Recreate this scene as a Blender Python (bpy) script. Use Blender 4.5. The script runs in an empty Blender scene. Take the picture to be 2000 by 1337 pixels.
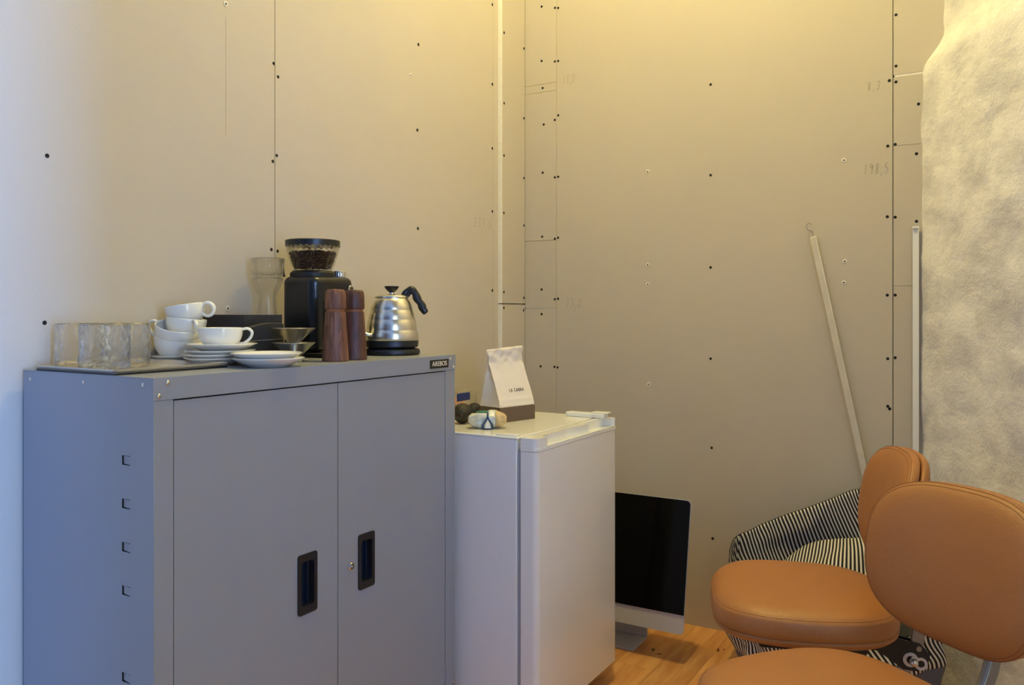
import bpy, bmesh, math, random
from mathutils import Vector, Matrix
random.seed(7)
scn = bpy.context.scene
C = scn.collection
PI = math.pi

# ------------------------------------------------------------------ camera, light, exposure
CAM_Z = 1.125
cd = bpy.data.cameras.new('camera'); cam = bpy.data.objects.new('camera', cd); C.objects.link(cam)
cam.location = (0, 0, CAM_Z)
cam.rotation_euler = (PI/2, 0, math.atan2(.5122, .8589) - PI/2)
cd.sensor_width = 36; cd.lens = 36*1610/2000; cd.shift_y = -60.5/2000; cd.clip_start = .02
scn.camera = cam
scn.view_settings.view_transform = 'Standard'; scn.view_settings.look = 'None'
scn.view_settings.exposure = 0.0; scn.view_settings.gamma = 1.0
scn.view_settings.use_curve_mapping = False
w = bpy.data.worlds.new('world'); scn.world = w; w.use_nodes = True
w.node_tree.nodes['Background'].inputs[0].default_value = (.55, .68, 1, 1)
w.node_tree.nodes['Background'].inputs[1].default_value = .05

def area(name, loc, rot, sx, sy, power, col):
    l = bpy.data.lights.new(name, 'AREA'); l.shape = 'RECTANGLE'; l.size = sx; l.size_y = sy
    l.energy = power; l.color = col
    o = bpy.data.objects.new(name, l); C.objects.link(o); o.location = loc; o.rotation_euler = rot
    return o
# daylight: a window in the side wall right of the viewer, and a tall blue-sky window in the room behind,
# whose light passes the end of that side wall and reaches only the left end of the left wall
WIN3 = dict(y=-.80, x0=-.16, x1=.50, z0=.55, z1=2.25)
WIN = dict(y=-3.0, x0=-1.50, x1=-1.14, z0=.35, z1=2.35)
area('window_daylight', ((WIN['x0']+WIN['x1'])/2, WIN['y']-.06, (WIN['z0']+WIN['z1'])/2), (PI/2, 0, 0), WIN['x1']-WIN['x0']-.04, WIN['z1']-WIN['z0']-.1, 460, (.15, .375, 1.0))
area('side_window_daylight', ((WIN3['x0']+WIN3['x1'])/2, WIN3['y']-.06, (WIN3['z0']+WIN3['z1'])/2), (PI/2, 0, 0), WIN3['x1']-WIN3['x0']-.1, WIN3['z1']-WIN3['z0']-.1, 12.5, (.9, 1.0, .68))
LAMP = (1.98, .84, 3.28)

# ------------------------------------------------------------------ helpers
def lin(c):
    return tuple(((v/255)/12.92 if v/255 <= .04045 else ((v/255+.055)/1.055)**2.4) for v in c)
def mat(name, rgb, rough=.5, metal=0.0, noise=None, bump=None, **kw):
    """rgb 0-255; noise=(scale, amount) colour mottling; bump=(scale, strength, detail)"""
    m = bpy.data.materials.new(name); m.use_nodes = True
    nt = m.node_tree; b = nt.nodes['Principled BSDF']
    col = lin(rgb) + (1,)
    b.inputs['Base Color'].default_value = col
    b.inputs['Roughness'].default_value = rough; b.inputs['Metallic'].default_value = metal
    for k, v in kw.items(): b.inputs[k.replace('_', ' ')].default_value = v
    tc = None
    if noise or bump: tc = nt.nodes.new('ShaderNodeTexCoord')
    if noise:
        n = nt.nodes.new('ShaderNodeTexNoise'); n.inputs['Scale'].default_value = noise[0]; n.inputs['Detail'].default_value = 6
        nt.links.new(tc.outputs['Object'], n.inputs['Vector'])
        r = nt.nodes.new('ShaderNodeMix'); r.data_type = 'RGBA'
        a = noise[1]
        r.inputs[6].default_value = tuple(v*(1-a) for v in col[:3]) + (1,)
        r.inputs[7].default_value = tuple(min(1, v*(1+a)) for v in col[:3]) + (1,)
        nt.links.new(n.outputs['Fac'], r.inputs[0]); nt.links.new(r.outputs[2], b.inputs['Base Color'])
    if bump:
        n = nt.nodes.new('ShaderNodeTexNoise'); n.inputs['Scale'].default_value = bump[0]
        n.inputs['Detail'].default_value = bump[2] if len(bump) > 2 else 4
        nt.links.new(tc.outputs['Object'], n.inputs['Vector'])
        bp = nt.nodes.new('ShaderNodeBump'); bp.inputs['Strength'].default_value = bump[1]; bp.inputs['Distance'].default_value = .004
        nt.links.new(n.outputs['Fac'], bp.inputs['Height']); nt.links.new(bp.outputs['Normal'], b.inputs['Normal'])
    return m
def wood(name, dark, light, scale, stretch, rough=.45, rand=0.0, dist=3.0):
    m = bpy.data.materials.new(name); m.use_nodes = True
    nt = m.node_tree; b = nt.nodes['Principled BSDF']; b.inputs['Roughness'].default_value = rough
    tc = nt.nodes.new('ShaderNodeTexCoord'); mp = nt.nodes.new('ShaderNodeMapping')
    mp.inputs['Scale'].default_value = stretch
    oi = nt.nodes.new('ShaderNodeObjectInfo')
    add = nt.nodes.new('ShaderNodeVectorMath'); add.operation = 'MULTIPLY_ADD'
    cx = nt.nodes.new('ShaderNodeCombineXYZ')
    for k in range(3): nt.links.new(oi.outputs['Random'], cx.inputs[k])
    add.inputs[1].default_value = (7, 5, 3)
    nt.links.new(cx.outputs[0], add.inputs[0]); nt.links.new(tc.outputs['Object'], add.inputs[2])
    nt.links.new(add.outputs[0], mp.inputs['Vector'])
    n = nt.nodes.new('ShaderNodeTexNoise'); n.inputs['Scale'].default_value = scale; n.inputs['Detail'].default_value = 5
    n.inputs['Distortion'].default_value = dist
    nt.links.new(mp.outputs[0], n.inputs['Vector'])
    cr = nt.nodes.new('ShaderNodeValToRGB')
    cr.color_ramp.elements[0].position = .32; cr.color_ramp.elements[1].position = .68
    cr.color_ramp.elements[0].color = lin(dark)+(1,); cr.color_ramp.elements[1].color = lin(light)+(1,)
    nt.links.new(n.outputs['Fac'], cr.inputs[0])
    out = cr.outputs[0]
    if rand:
        hs = nt.nodes.new('ShaderNodeHueSaturation')
        mr = nt.nodes.new('ShaderNodeMapRange'); mr.inputs[3].default_value = 1-rand; mr.inputs[4].default_value = 1+rand
        nt.links.new(oi.outputs['Random'], mr.inputs[0]); nt.links.new(mr.outputs[0], hs.inputs['Value'])
        nt.links.new(out, hs.inputs['Color']); out = hs.outputs[0]
    nt.links.new(out, b.inputs['Base Color'])
    return m
def glass(name, col=(255, 255, 255), rough=0.0, bump=None, ior=1.45):
    m = mat(name, col, rough, 0, None, bump, IOR=ior, Transmission_Weight=1.0)
    return m

def mesh_obj(name, bm, m, parent=None, smooth=False, bevel=0, loc=None, segs=2, angle=35):
    bmesh.ops.recalc_face_normals(bm, faces=bm.faces[:])
    me = bpy.data.meshes.new(name); bm.to_mesh(me); bm.free()
    if m: me.materials.append(m)
    o = bpy.data.objects.new(name, me); C.objects.link(o)
    if parent: o.parent = parent
    if loc: o.location = loc
    if smooth:
        for p in me.polygons: p.use_smooth = True
        me.set_sharp_from_angle(angle=math.radians(angle)) if smooth != 'all' else None
    if bevel:
        bv = o.modifiers.new('bevel', 'BEVEL'); bv.width = bevel; bv.segments = segs; bv.limit_method = 'ANGLE'
        bv.angle_limit = math.radians(40)
        for p in me.polygons: p.use_smooth = True
        bv.harden_normals = False
        me.set_sharp_from_angle(angle=math.radians(50))
    return o
def B(): return bmesh.new()
def box(bm, x0, x1, y0, y1, z0, z1, mtx=None):
    vs = [bm.verts.new(v) for v in ((x0,y0,z0),(x1,y0,z0),(x1,y1,z0),(x0,y1,z0),(x0,y0,z1),(x1,y0,z1),(x1,y1,z1),(x0,y1,z1))]
    if mtx:
        for v in vs: v.co = mtx @ v.co
    for f in ((0,3,2,1),(4,5,6,7),(0,1,5,4),(1,2,6,5),(2,3,7,6),(3,0,4,7)): bm.faces.new([vs[i] for i in f])
    return bm
def boxo(name, b, m, parent=None, bevel=0, loc=None, **k):
    return mesh_obj(name, box(B(), *b), m, parent, bevel=bevel, loc=loc, **k)
def lathe(bm, prof, seg=48, mtx=None, closed=False):
    rings = []
    for r, z in prof:
        if r < 1e-6: rings.append([bm.verts.new((0, 0, z))])
        else: rings.append([bm.verts.new((r*math.cos(2*PI*i/seg), r*math.sin(2*PI*i/seg), z)) for i in range(seg)])
    new = [v for r in rings for v in r]
    pairs = list(zip(rings[:-1], rings[1:]))
    if closed: pairs.append((rings[-1], rings[0]))
    for a, b in pairs:
        for i in range(seg):
            j = (i+1) % seg
            if len(a) == 1 and len(b) == 1: continue
            if len(a) == 1: bm.faces.new((a[0], b[i], b[j]))
            elif len(b) == 1: bm.faces.new((a[i], a[j], b[0]))
            else: bm.faces.new((a[i], a[j], b[j], b[i]))
    if mtx:
        for v in new: v.co = mtx @ v.co
    return bm
def tube(bm, pts, rad, seg=12, closed=False, flat=None):
    """sweep a circle (or ellipse rad x flat) along pts"""
    pts = [Vector(p) for p in pts]; n = len(pts); rings = []
    up = Vector((0, 0, 1)); prevx = None
    for i, p in enumerate(pts):
        if closed: t = pts[(i+1) % n]-pts[i-1]
        else: t = pts[min(i+1, n-1)]-pts[max(i-1, 0)]
        t.normalize()
        if prevx is None:
            x = t.cross(up)
            if x.length < .05: x = t.cross(Vector((0, 1, 0)))
        else: x = prevx - t*prevx.dot(t)
        x.normalize(); prevx = x; y = t.cross(x)
        r = rad[i] if isinstance(rad, (list, tuple)) else rad
        r2 = flat if flat else r
        rings.append([bm.verts.new(p + x*r*math.cos(2*PI*k/seg) + y*r2*math.sin(2*PI*k/seg)) for k in range(seg)])
    m = n if closed else n-1
    for i in range(m):
        a, b = rings[i], rings[(i+1) % n]
        for k in range(seg):
            l = (k+1) % seg
            bm.faces.new((a[k], a[l], b[l], b[k]))
    if not closed:
        bm.faces.new(rings[0]); bm.faces.new(rings[-1][::-1])
    return bm
def spline(pts, n=8):
    """Catmull-Rom through pts"""
    P = [Vector(p) for p in pts]; P = [2*P[0]-P[1]] + P + [2*P[-1]-P[-2]]; out = []
    for i in range(1, len(P)-2):
        for k in range(n):
            t = k/n
            out.append(.5*((2*P[i]) + (P[i+1]-P[i-1])*t + (2*P[i-1]-5*P[i]+4*P[i+1]-P[i+2])*t*t + (3*P[i]-P[i-1]-3*P[i+1]+P[i+2])*t**3))
    out.append(P[-2]); return out
def prism(bm, poly, z0, z1, mtx=None):
    a = [bm.verts.new((x, y, z0)) for x, y in poly]; b = [bm.verts.new((x, y, z1)) for x, y in poly]
    if mtx:
        for v in a+b: v.co = mtx @ v.co
    n = len(poly)
    bm.faces.new(a[::-1]); bm.faces.new(b)
    for i in range(n):
        j = (i+1) % n; bm.faces.new((a[i], a[j], b[j], b[i]))
    return bm
def rrect(w, h, r, n=6, cx=0, cy=0):
    out = []
    for sx, sy, a0 in ((1,1,0), (-1,1,90), (-1,-1,180), (1,-1,270)):
        for k in range(n+1):
            a = math.radians(a0+90*k/n)
            out.append((cx+sx*(w/2-r)+r*math.cos(a), cy+sy*(h/2-r)+r*math.sin(a)))
    return out
def tag(o, label, cat, group=None, kind=None):
    o['label'] = label; o['category'] = cat
    if group: o['group'] = group
    if kind: o['kind'] = kind
    return o
def thing(name, label, cat, loc=(0,0,0), rotz=0, group=None):
    o = bpy.data.objects.new(name, None); C.objects.link(o); o.location = loc; o.rotation_euler = (0, 0, rotz)
    o.empty_display_size = .05
    return tag(o, label, cat, group)
def struct(name, label, cat, loc=(0,0,0)):
    o = bpy.data.objects.new(name, None); C.objects.link(o); o.location = loc
    o['kind'] = 'structure'; o['label'] = label; o['category'] = cat
    return o
def smesh(o, label, cat):
    o['kind'] = 'structure'; o['label'] = label; o['category'] = cat; return o
def text_bm(s, size, extrude=.0004, bold=0.0, spacing=1.0):
    cu = bpy.data.curves.new('txt', 'FONT'); cu.body = s; cu.size = size; cu.extrude = extrude; cu.offset = bold
    cu.space_character = spacing; cu.align_x = 'CENTER'; cu.align_y = 'CENTER'
    o = bpy.data.objects.new('txt', cu); C.objects.link(o)
    dg = bpy.context.evaluated_depsgraph_get()
    me = bpy.data.meshes.new_from_object(o.evaluated_get(dg))
    bpy.data.objects.remove(o); bpy.data.curves.remove(cu)
    bm = B(); bm.from_mesh(me); bpy.data.meshes.remove(me); return bm
def xform(bm, m):
    for v in bm.verts: v.co = m @ v.co
    return bm
T = Matrix.Translation
def R(a, ax): return Matrix.Rotation(math.radians(a), 4, ax)

# ------------------------------------------------------------------ materials
M = {}
M['board'] = mat('plasterboard_card', (196, 186, 170), .8, 0, (3.0, .05), (260, .08, 3))
def vary(m, a):
    nt = m.node_tree; b = nt.nodes['Principled BSDF']; src = b.inputs['Base Color'].links[0].from_socket
    oi = nt.nodes.new('ShaderNodeObjectInfo'); mr = nt.nodes.new('ShaderNodeMapRange'); mr.inputs[3].default_value = 1-a; mr.inputs[4].default_value = 1+a
    hs = nt.nodes.new('ShaderNodeHueSaturation'); nt.links.new(oi.outputs['Random'], mr.inputs[0]); nt.links.new(mr.outputs[0], hs.inputs['Value'])
    nt.links.new(src, hs.inputs['Color']); nt.links.new(hs.outputs[0], b.inputs['Base Color'])
vary(M['board'], .025)
M['gypsum'] = mat('gypsum_core', (240, 235, 222), .9, 0, (40, .08), (90, .5))
M['void'] = mat('joint_shadow', (60, 50, 40), .9)
M['screw'] = mat('screw_black', (16, 13, 12), .55, .3)
M['plug'] = mat('plug_white', (226, 220, 208), .6)
M['pencil'] = mat('pencil_lead', (158, 146, 126), .8)
M['cab'] = mat('powder_coat_grey', (141, 146, 155), .38, 0, None, (420, .04, 2))
M['cabdark'] = mat('cabinet_inside', (40, 44, 52), .7)
M['blackplastic'] = mat('black_plastic', (22, 25, 31), .4)
M['navyplastic'] = mat('navy_recess', (16, 32, 52), .35)
M['chrome'] = mat('chrome', (225, 225, 225), .12, 1)
M['rivet'] = mat('rivet_zinc', (215, 215, 212), .25, 1)
M['steel'] = mat('brushed_steel', (228, 224, 214), .28, 1, (18, .05))
M['darksteel'] = mat('bracket_steel', (150, 148, 145), .38, .8)
M['porcelain'] = mat('porcelain', (240, 240, 238), .10, 0, None, None, Coat_Weight=.5)
M['glass'] = glass('clear_glass')
M['ripple'] = glass('rippled_glass', bump=(150, .5, 2))
def thin_clear(name, tint, fac=.3, rough=.02, ior=1.45):
    """clear walls: mostly see-through, partly refracting glass"""
    m = bpy.data.materials.new(name); m.use_nodes = True; nt = m.node_tree; nt.nodes.remove(nt.nodes['Principled BSDF'])
    t = nt.nodes.new('ShaderNodeBsdfTransparent'); t.inputs[0].default_value = lin(tint)+(1,)
    g = nt.nodes.new('ShaderNodeBsdfGlass'); g.inputs['Roughness'].default_value = rough; g.inputs['IOR'].default_value = ior
    mx = nt.nodes.new('ShaderNodeMixShader'); mx.inputs[0].default_value = fac
    nt.links.new(t.outputs[0], mx.inputs[1]); nt.links.new(g.outputs[0], mx.inputs[2])
    nt.links.new(mx.outputs[0], nt.nodes['Material Output'].inputs[0]); return m
M['clearplastic'] = thin_clear('clear_plastic', (250, 250, 248), .22, .05, 1.35)
M['thinglass'] = thin_clear('thin_glass', (252, 252, 252), .5, .0)
M['rippleside'] = thin_clear('rippled_glass_side', (253, 253, 254), .74, .0)
M['grinder'] = mat('black_enamel', (20, 23, 28), .32)
M['grinder2'] = mat('black_recess', (9, 10, 12), .5)
M['walnut1'] = wood('walnut_warm', (70, 40, 28), (140, 92, 66), 9, (7, 7, .9), .55)
M['walnut2'] = wood('walnut_dark', (54, 31, 23), (102, 64, 48), 9, (7, 7, .9), .55)
M['beans'] = mat('roasted_beans', (58, 32, 20), .4, 0, (60, .3))
M['fridge'] = mat('fridge_white', (240, 239, 234), .2, 0, None, None, Coat_Weight=.4)
M['fridgeside'] = mat('fridge_side_white', (240, 240, 240), .32)
M['gasket'] = mat('gasket_grey', (165, 168, 176), .6)
M['paper'] = mat('white_paper', (232, 222, 210), .75, 0, (5, .03), (14, .35, 3))
M['brown'] = mat('brown_print', (98, 80, 66), .7, 0, (30, .06))
M['ink'] = mat('black_ink', (28, 24, 22), .7)
M['white'] = mat('white_print', (235, 232, 225), .6)
M['avocado'] = mat('avocado_skin', (34, 29, 26), .5, 0, (60, .3), (140, .9))
M['blueclip'] = mat('blue_clip', (14, 40, 110), .4)
M['food'] = mat('pinkish_food', (214, 150, 112), .6, 0, (30, .18))
M['bread'] = mat('bread_crust', (206, 178, 130), .7, 0, (50, .25), (60, .5))
M['wrap'] = mat('bread_wrapper', (214, 216, 208), .22, 0, (26, .22), (30, .9, 3))
M['wrapgreen'] = mat('wrapper_green', (24, 110, 74), .4, 0, (40, .2))
M['bluetie'] = mat('blue_tie', (18, 60, 110), .45)
M['leather'] = mat('tan_leather', (168, 109, 56), .42, 0, (7, .08), (330, .22, 3))
M['leatherseam'] = mat('leather_seam', (140, 86, 44), .6)
M['screen'] = mat('screen_glass', (3, 3, 5), .12, Specular_IOR_Level=.2)
M['alu'] = mat('aluminium', (205, 207, 214), .38, .35)
M['stick'] = mat('whitewashed_wood', (206, 198, 184), .75, 0, (26, .12), (40, .4))
M['whitetrim'] = mat('white_profile', (236, 236, 233), .5)
M['trayblack'] = mat('tray_dark_face', (24, 30, 42), .4)
M['tray'] = mat('tray_metal', (214, 206, 194), .3, .7, (14, .10))
M['boxblack'] = mat('black_card', (32, 35, 44), .62, 0, None, (200, .1))
M['boxedge'] = mat('card_edge', (120, 112, 104), .7)
M['greycloth'] = mat('grey_cloth', (104, 102, 108), .9, 0, (60, .08), (300, .4))
M['ceil'] = mat('ceiling_paint', (168, 164, 156), .9, 0, (4, .03))
M['frontwall'] = mat('painted_wall', (92, 94, 100), .9, 0, (4, .03))
M['floorwood'] = wood('oak_plank', (200, 134, 76), (230, 172, 108), 4, (1.0, 7, 7), .38, .13, .6)
M['knot'] = mat('plank_knot', (92, 52, 28), .5, 0, (60, .4))
M['rubber'] = mat('rubber', (25, 25, 26), .7)

def plaster_mat():
    m = bpy.data.materials.new('rough_plaster'); m.use_nodes = True; nt = m.node_tree
    b = nt.nodes['Principled BSDF']; b.inputs['Roughness'].default_value = .92
    tc = nt.nodes.new('ShaderNodeTexCoord'); mp = nt.nodes.new('ShaderNodeMapping')
    mp.inputs['Rotation'].default_value = (0, 0, 0); nt.links.new(tc.outputs['UV'], mp.inputs['Vector'])
    mp.inputs['Rotation'].default_value = (0, 0, math.radians(35)); mp.inputs['Scale'].default_value = (1, 1.7, 1)
    n = nt.nodes.new('ShaderNodeTexNoise'); n.inputs['Scale'].default_value = 5; n.inputs['Detail'].default_value = 8; n.inputs['Roughness'].default_value = .65
    n.inputs['Distortion'].default_value = .25
    nt.links.new(mp.outputs[0], n.inputs['Vector'])
    cr = nt.nodes.new('ShaderNodeValToRGB')
    e = cr.color_ramp.elements
    e[0].position = .30; e[0].color = lin((200, 198, 204))+(1,)
    e[1].position = .58; e[1].color = lin((243, 240, 238))+(1,)
    nt.links.new(n.outputs['Fac'], cr.inputs[0]); nt.links.new(cr.outputs[0], b.inputs['Base Color'])
    n2 = nt.nodes.new('ShaderNodeTexNoise'); n2.inputs['Scale'].default_value = 17; n2.inputs['Detail'].default_value = 6; n2.inputs['Roughness'].default_value = .6
    n2.inputs['Distortion'].default_value = .0
    mp2 = nt.nodes.new('ShaderNodeMapping'); mp2.inputs['Rotation'].default_value = (0, 0, math.radians(35)); mp2.inputs['Scale'].default_value = (1, 1.35, 1)
    nt.links.new(tc.outputs['UV'], mp2.inputs[0]); nt.links.new(mp2.outputs[0], n2.inputs['Vector'])
    bp = nt.nodes.new('ShaderNodeBump'); bp.inputs['Strength'].default_value = .75; bp.inputs['Distance'].default_value = .008
    n3 = nt.nodes.new('ShaderNodeTexNoise'); n3.inputs['Scale'].default_value = 95; n3.inputs['Detail'].default_value = 5; n3.inputs['Roughness'].default_value = .7
    nt.links.new(tc.outputs['UV'], n3.inputs['Vector'])
    ad = nt.nodes.new('ShaderNodeMath'); ad.operation = 'MULTIPLY_ADD'; ad.inputs[1].default_value = .55
    nt.links.new(n3.outputs['Fac'], ad.inputs[0]); nt.links.new(n2.outputs['Fac'], ad.inputs[2])
    nt.links.new(ad.outputs[0], bp.inputs['Height']); nt.links.new(bp.outputs[0], b.inputs['Normal'])
    return m
M['plaster'] = plaster_mat()

def stripe_mat():
    m = bpy.data.materials.new('striped_cloth'); m.use_nodes = True; nt = m.node_tree
    b = nt.nodes['Principled BSDF']; b.inputs['Roughness'].default_value = .9
    tc = nt.nodes.new('ShaderNodeTexCoord'); sp = nt.nodes.new('ShaderNodeSeparateXYZ')
    nt.links.new(tc.outputs['UV'], sp.inputs[0])
    mu = nt.nodes.new('ShaderNodeMath'); mu.operation = 'MULTIPLY'; mu.inputs[1].default_value = 1/.0115
    nt.links.new(sp.outputs[0], mu.inputs[0])
    fr = nt.nodes.new('ShaderNodeMath'); fr.operation = 'FRACT'; nt.links.new(mu.outputs[0], fr.inputs[0])
    gt = nt.nodes.new('ShaderNodeMath'); gt.operation = 'GREATER_THAN'; gt.inputs[1].default_value = .54
    nt.links.new(fr.outputs[0], gt.inputs[0])
    mx = nt.nodes.new('ShaderNodeMix'); mx.data_type = 'RGBA'
    mx.inputs[6].default_value = lin((28, 27, 30))+(1,); mx.inputs[7].default_value = lin((226, 218, 205))+(1,)
    nt.links.new(gt.outputs[0], mx.inputs[0]); nt.links.new(mx.outputs[2], b.inputs['Base Color'])
    return m
M['stripe'] = stripe_mat()

# ------------------------------------------------------------------ room shell
HC = 3.43
LY, BX = 1.67, 2.875          # left wall face, back wall face
wl = struct('wall_left', 'left wall of bare greige plasterboard sheets fixed with black screws', 'wall')
boxo('backing', (-3.0, 2.95, LY+.0125, LY+.10, 0, HC), M['void'], wl)
def board(parent, b): return boxo('board', b, M['board'], parent)
G = .0011
board(wl, (-3.0, .34, LY, LY+.0125, 0, HC)); board(wl, (.3422, 1.5653-G, LY, LY+.0125, 0, HC))
board(wl, (1.5653+G, 2.660-G*.6, LY, LY+.0125, 0, HC))
board(wl, (2.660+G*.6, BX+.02, LY, LY+.0125, 0, HC))
SY = LY-.016
for z0, z1 in ((0, 1.1525), (1.157, HC)):
    sb = board(wl, (2.7005, BX, SY, LY, z0, z1)); 
    boxo('cut_edge', (2.697, 2.7005, SY+.0006, LY, z0, z1), M['gypsum'], wl)
wb = struct('wall_back', 'back wall of plasterboard sheets and offcut strips with pencil marks', 'wall')
boxo('backing', (BX+.0125, BX+.10, -.2, 1.78, 0, HC), M['void'], wb)
def bboard(y0, y1, z0, z1): return board(wb, (BX, BX+.0125, y0, y1, z0, z1))
g2 = .0012
YA, YB = 1.5105, .3025
zj = (0, 1.139, 1.4065, 1.996, 2.028, HC)
for z0, z1 in zip(zj[:-1], zj[1:]):
    bboard(YA+g2*.5, SY-.001, z0+g2*.5, z1-g2*.5 - (.0025 if z1 == 1.139 else 0))
boxo('cut_edge', (BX+.0015, BX+.012, YA+.002, SY-.004, 1.1365, 1.1392), M['gypsum'], wb)
bboard(YB+g2, YA-g2*.4, 0, HC)
zr = (0, 1.2065, 1.6513, 1.876, HC)
for z0, z1 in zip(zr[:-1], zr[1:]):
    bboard(.02, YB-g2, z0+g2*.4, z1-g2*.4 - (.006 if z1 == 1.876 else 0))
boxo('cut_edge', (BX+.001, BX+.012, .2, YB-.004, 1.8702, 1.8765), M['gypsum'], wb)

# screws, each its own piece
def disc_bm():
    return lathe(B(), [(0, .0), (.0042, .0), (.0046, .0005), (.0034, .0011), (0, .0006)], 12)
dm = disc_bm(); bmesh.ops.recalc_face_normals(dm, faces=dm.faces[:])
screw_me = bpy.data.meshes.new('screw'); dm.to_mesh(screw_me); dm.free(); screw_me.materials.append(M['screw'])
def place(me, name, parent, loc, rot, sc=1.0):
    o = bpy.data.objects.new(name, me); C.objects.link(o); o.parent = parent; o.location = loc; o.rotation_euler = rot
    o.scale = (sc, sc, sc); return o
RL = (PI/2, 0, 0)      # disc z axis -> -Y
RB = (0, -PI/2, 0)     # disc z axis -> -X
for x, z in [(0.9552,1.4414),(0.95,1.1022),(1.5605,1.7854),(1.5761,1.7534),(1.5715,1.542),(1.5575,1.5242),(1.5528,1.2895),(1.5745,1.2867),(2.1927,2.0112),(2.1871,1.7261),(2.1899,1.4003),(2.6540,2.2912),(2.6540,1.9889),(2.6540,1.7451),(2.6540,1.5053),(2.6540,1.205)]:
    place(screw_me, 'screw', wl, (x, LY, z), RL, 1.0 if x < 1.7 else 1.2)
for x, z in [(2.714,2.1992),(2.714,1.9272),(2.713,1.7256),(2.712,1.5046),(2.712,1.1997),(2.712,1.1388),(2.866,2.18),(2.866,1.9),(2.866,1.66),(2.866,1.47),(2.866,1.18),(2.864,1.13)]:
    place(screw_me, 'screw', wl, (x, SY, z), RL, 1.2)
for y, z in [(1.577,2.3361),(1.577,2.1203),(1.5724,2.012),(1.5678,1.8669),(1.5724,1.6762),(1.5747,1.4221),(1.577,1.2125),(1.577,1.1148),(1.5817,0.907),(1.517,2.3199),(1.503,2.3169),(1.518,2.109),(1.503,2.1086),(1.518,1.8789),(1.503,1.8954),(1.518,1.6531),(1.503,1.654),(1.518,1.4113),(1.5036,1.4147),(1.518,1.1734),(1.5036,1.1753),(1.5196,0.9071),(1.5059,0.9056),(0.8933,1.9303),(0.8933,1.6086),(0.8933,1.2813),(0.8933,0.9578),(0.8896,0.6417),(0.8859,0.3207),(0.2936,2.0671),(0.2936,1.9044),(0.313,1.8612),(0.2936,1.854),(0.3175,1.653),(0.296,1.656),(0.319,1.4275),(0.296,1.4248),(0.319,1.1773),(0.296,1.1772),(0.3175,0.9746),(0.296,0.9782),(0.3175,0.8226),(0.312,0.8148),(0.2292,1.7757),(0.235,1.6204),(0.235,1.4081)]:
    place(screw_me, 'screw', wb, (BX, y, z), RB, 1.05)
pm = lathe(B(), [(.0026, 0), (.0072, 0), (.0074, .0008), (.0046, .002), (.0026, .0012)], 14, closed=True)
bmesh.ops.recalc_face_normals(pm, faces=pm.faces[:])
plug_me = bpy.data.meshes.new('wall_plug'); pm.to_mesh(plug_me); pm.free(); plug_me.materials.append(M['plug'])
for y, z in [(1.1303,1.6419),(1.1303,1.2973),(1.1303,1.2253),(1.1263,0.8563),(0.4495,1.6196),(0.4463,1.2892),(0.4495,1.2189)]:
    place(plug_me, 'wall_plug', wb, (BX, y, z), RB)
    place(screw_me, 'plug_hole', wb, (BX-.0002, y, z), RB, .62)
for x, z in [(2.1514,1.899),(1.4034,1.893),(1.4098,1.1327)]:
    place(plug_me, 'wall_plug', wl, (x, LY, z), RL)
    place(screw_me, 'plug_hole', wl, (x, LY-.0002, z), RL, .6)

# pencil measurements
GL = {'1': [[(.5,0),(.5,1)]], '2': [[(.1,.8),(.4,1),(.75,.85),(.65,.5),(.1,0),(.9,.05)]],
      '3': [[(.1,.95),(.6,1),(.75,.8),(.4,.55),(.75,.35),(.55,.05),(.1,0)]],
      '5': [[(.85,1),(.3,.95),(.2,.55),(.65,.55),(.8,.25),(.5,0),(.1,.05)]],
      '8': [[(.5,.55),(.2,.8),(.5,1),(.75,.8),(.3,.3),(.45,0),(.75,.2),(.5,.55)]],
      '9': [[(.75,.8),(.4,1),(.2,.75),(.5,.55),(.75,.8),(.65,0)]], ',': [[(.35,.1),(.2,-.25)]]}
def note(parent, s, o, ux, h, wd, nrm):
    bm = B(); o = Vector(o); ux = Vector(ux); uz = Vector((0, 0, 1)); nrm = Vector(nrm); x = 0
    for ch in s:
        for st in GL[ch]:
            for a, b in zip(st[:-1], st[1:]):
                A = o+ux*(x+a[0]*wd+a[1]*wd*.15)+uz*a[1]*h; Bq = o+ux*(x+b[0]*wd+b[1]*wd*.15)+uz*b[1]*h
                d = (Bq-A).normalized(); p = d.cross(nrm)*.0008
                q = [A-p, A+p, Bq+p, Bq-p]
                vs = [bm.verts.new(v+nrm*.0004) for v in q]
                bm.faces.new(vs)
        x += wd*(1.15 if ch != ',' else .7)
    mesh_obj('pencil_note', bm, M['pencil'], parent)
note(wb, '13,2', (BX, 1.486, 2.016), (0,-1,0), .030, .014, (-1,0,0))
note(wb, '13,2', (BX, 1.470, 1.142), (0,-1,0), .032, .017, (-1,0,0))
note(wb, '8,3', (BX, .3811, 1.838), (0,-1,0), .026, .015, (-1,0,0))
note(wb, '198,5', (BX, .3919, 1.567), (0,-1,0), .034, .015, (-1,0,0))
note(wl, '333,5', (2.522, LY, 1.437), (1,0,0), .034, .024, (0,-1,0))

mesh_obj('pencil_note', box(B(), 1.4030, 1.4038, LY-.0004, LY, 1.565, 1.86), M['pencil'], wl)

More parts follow.
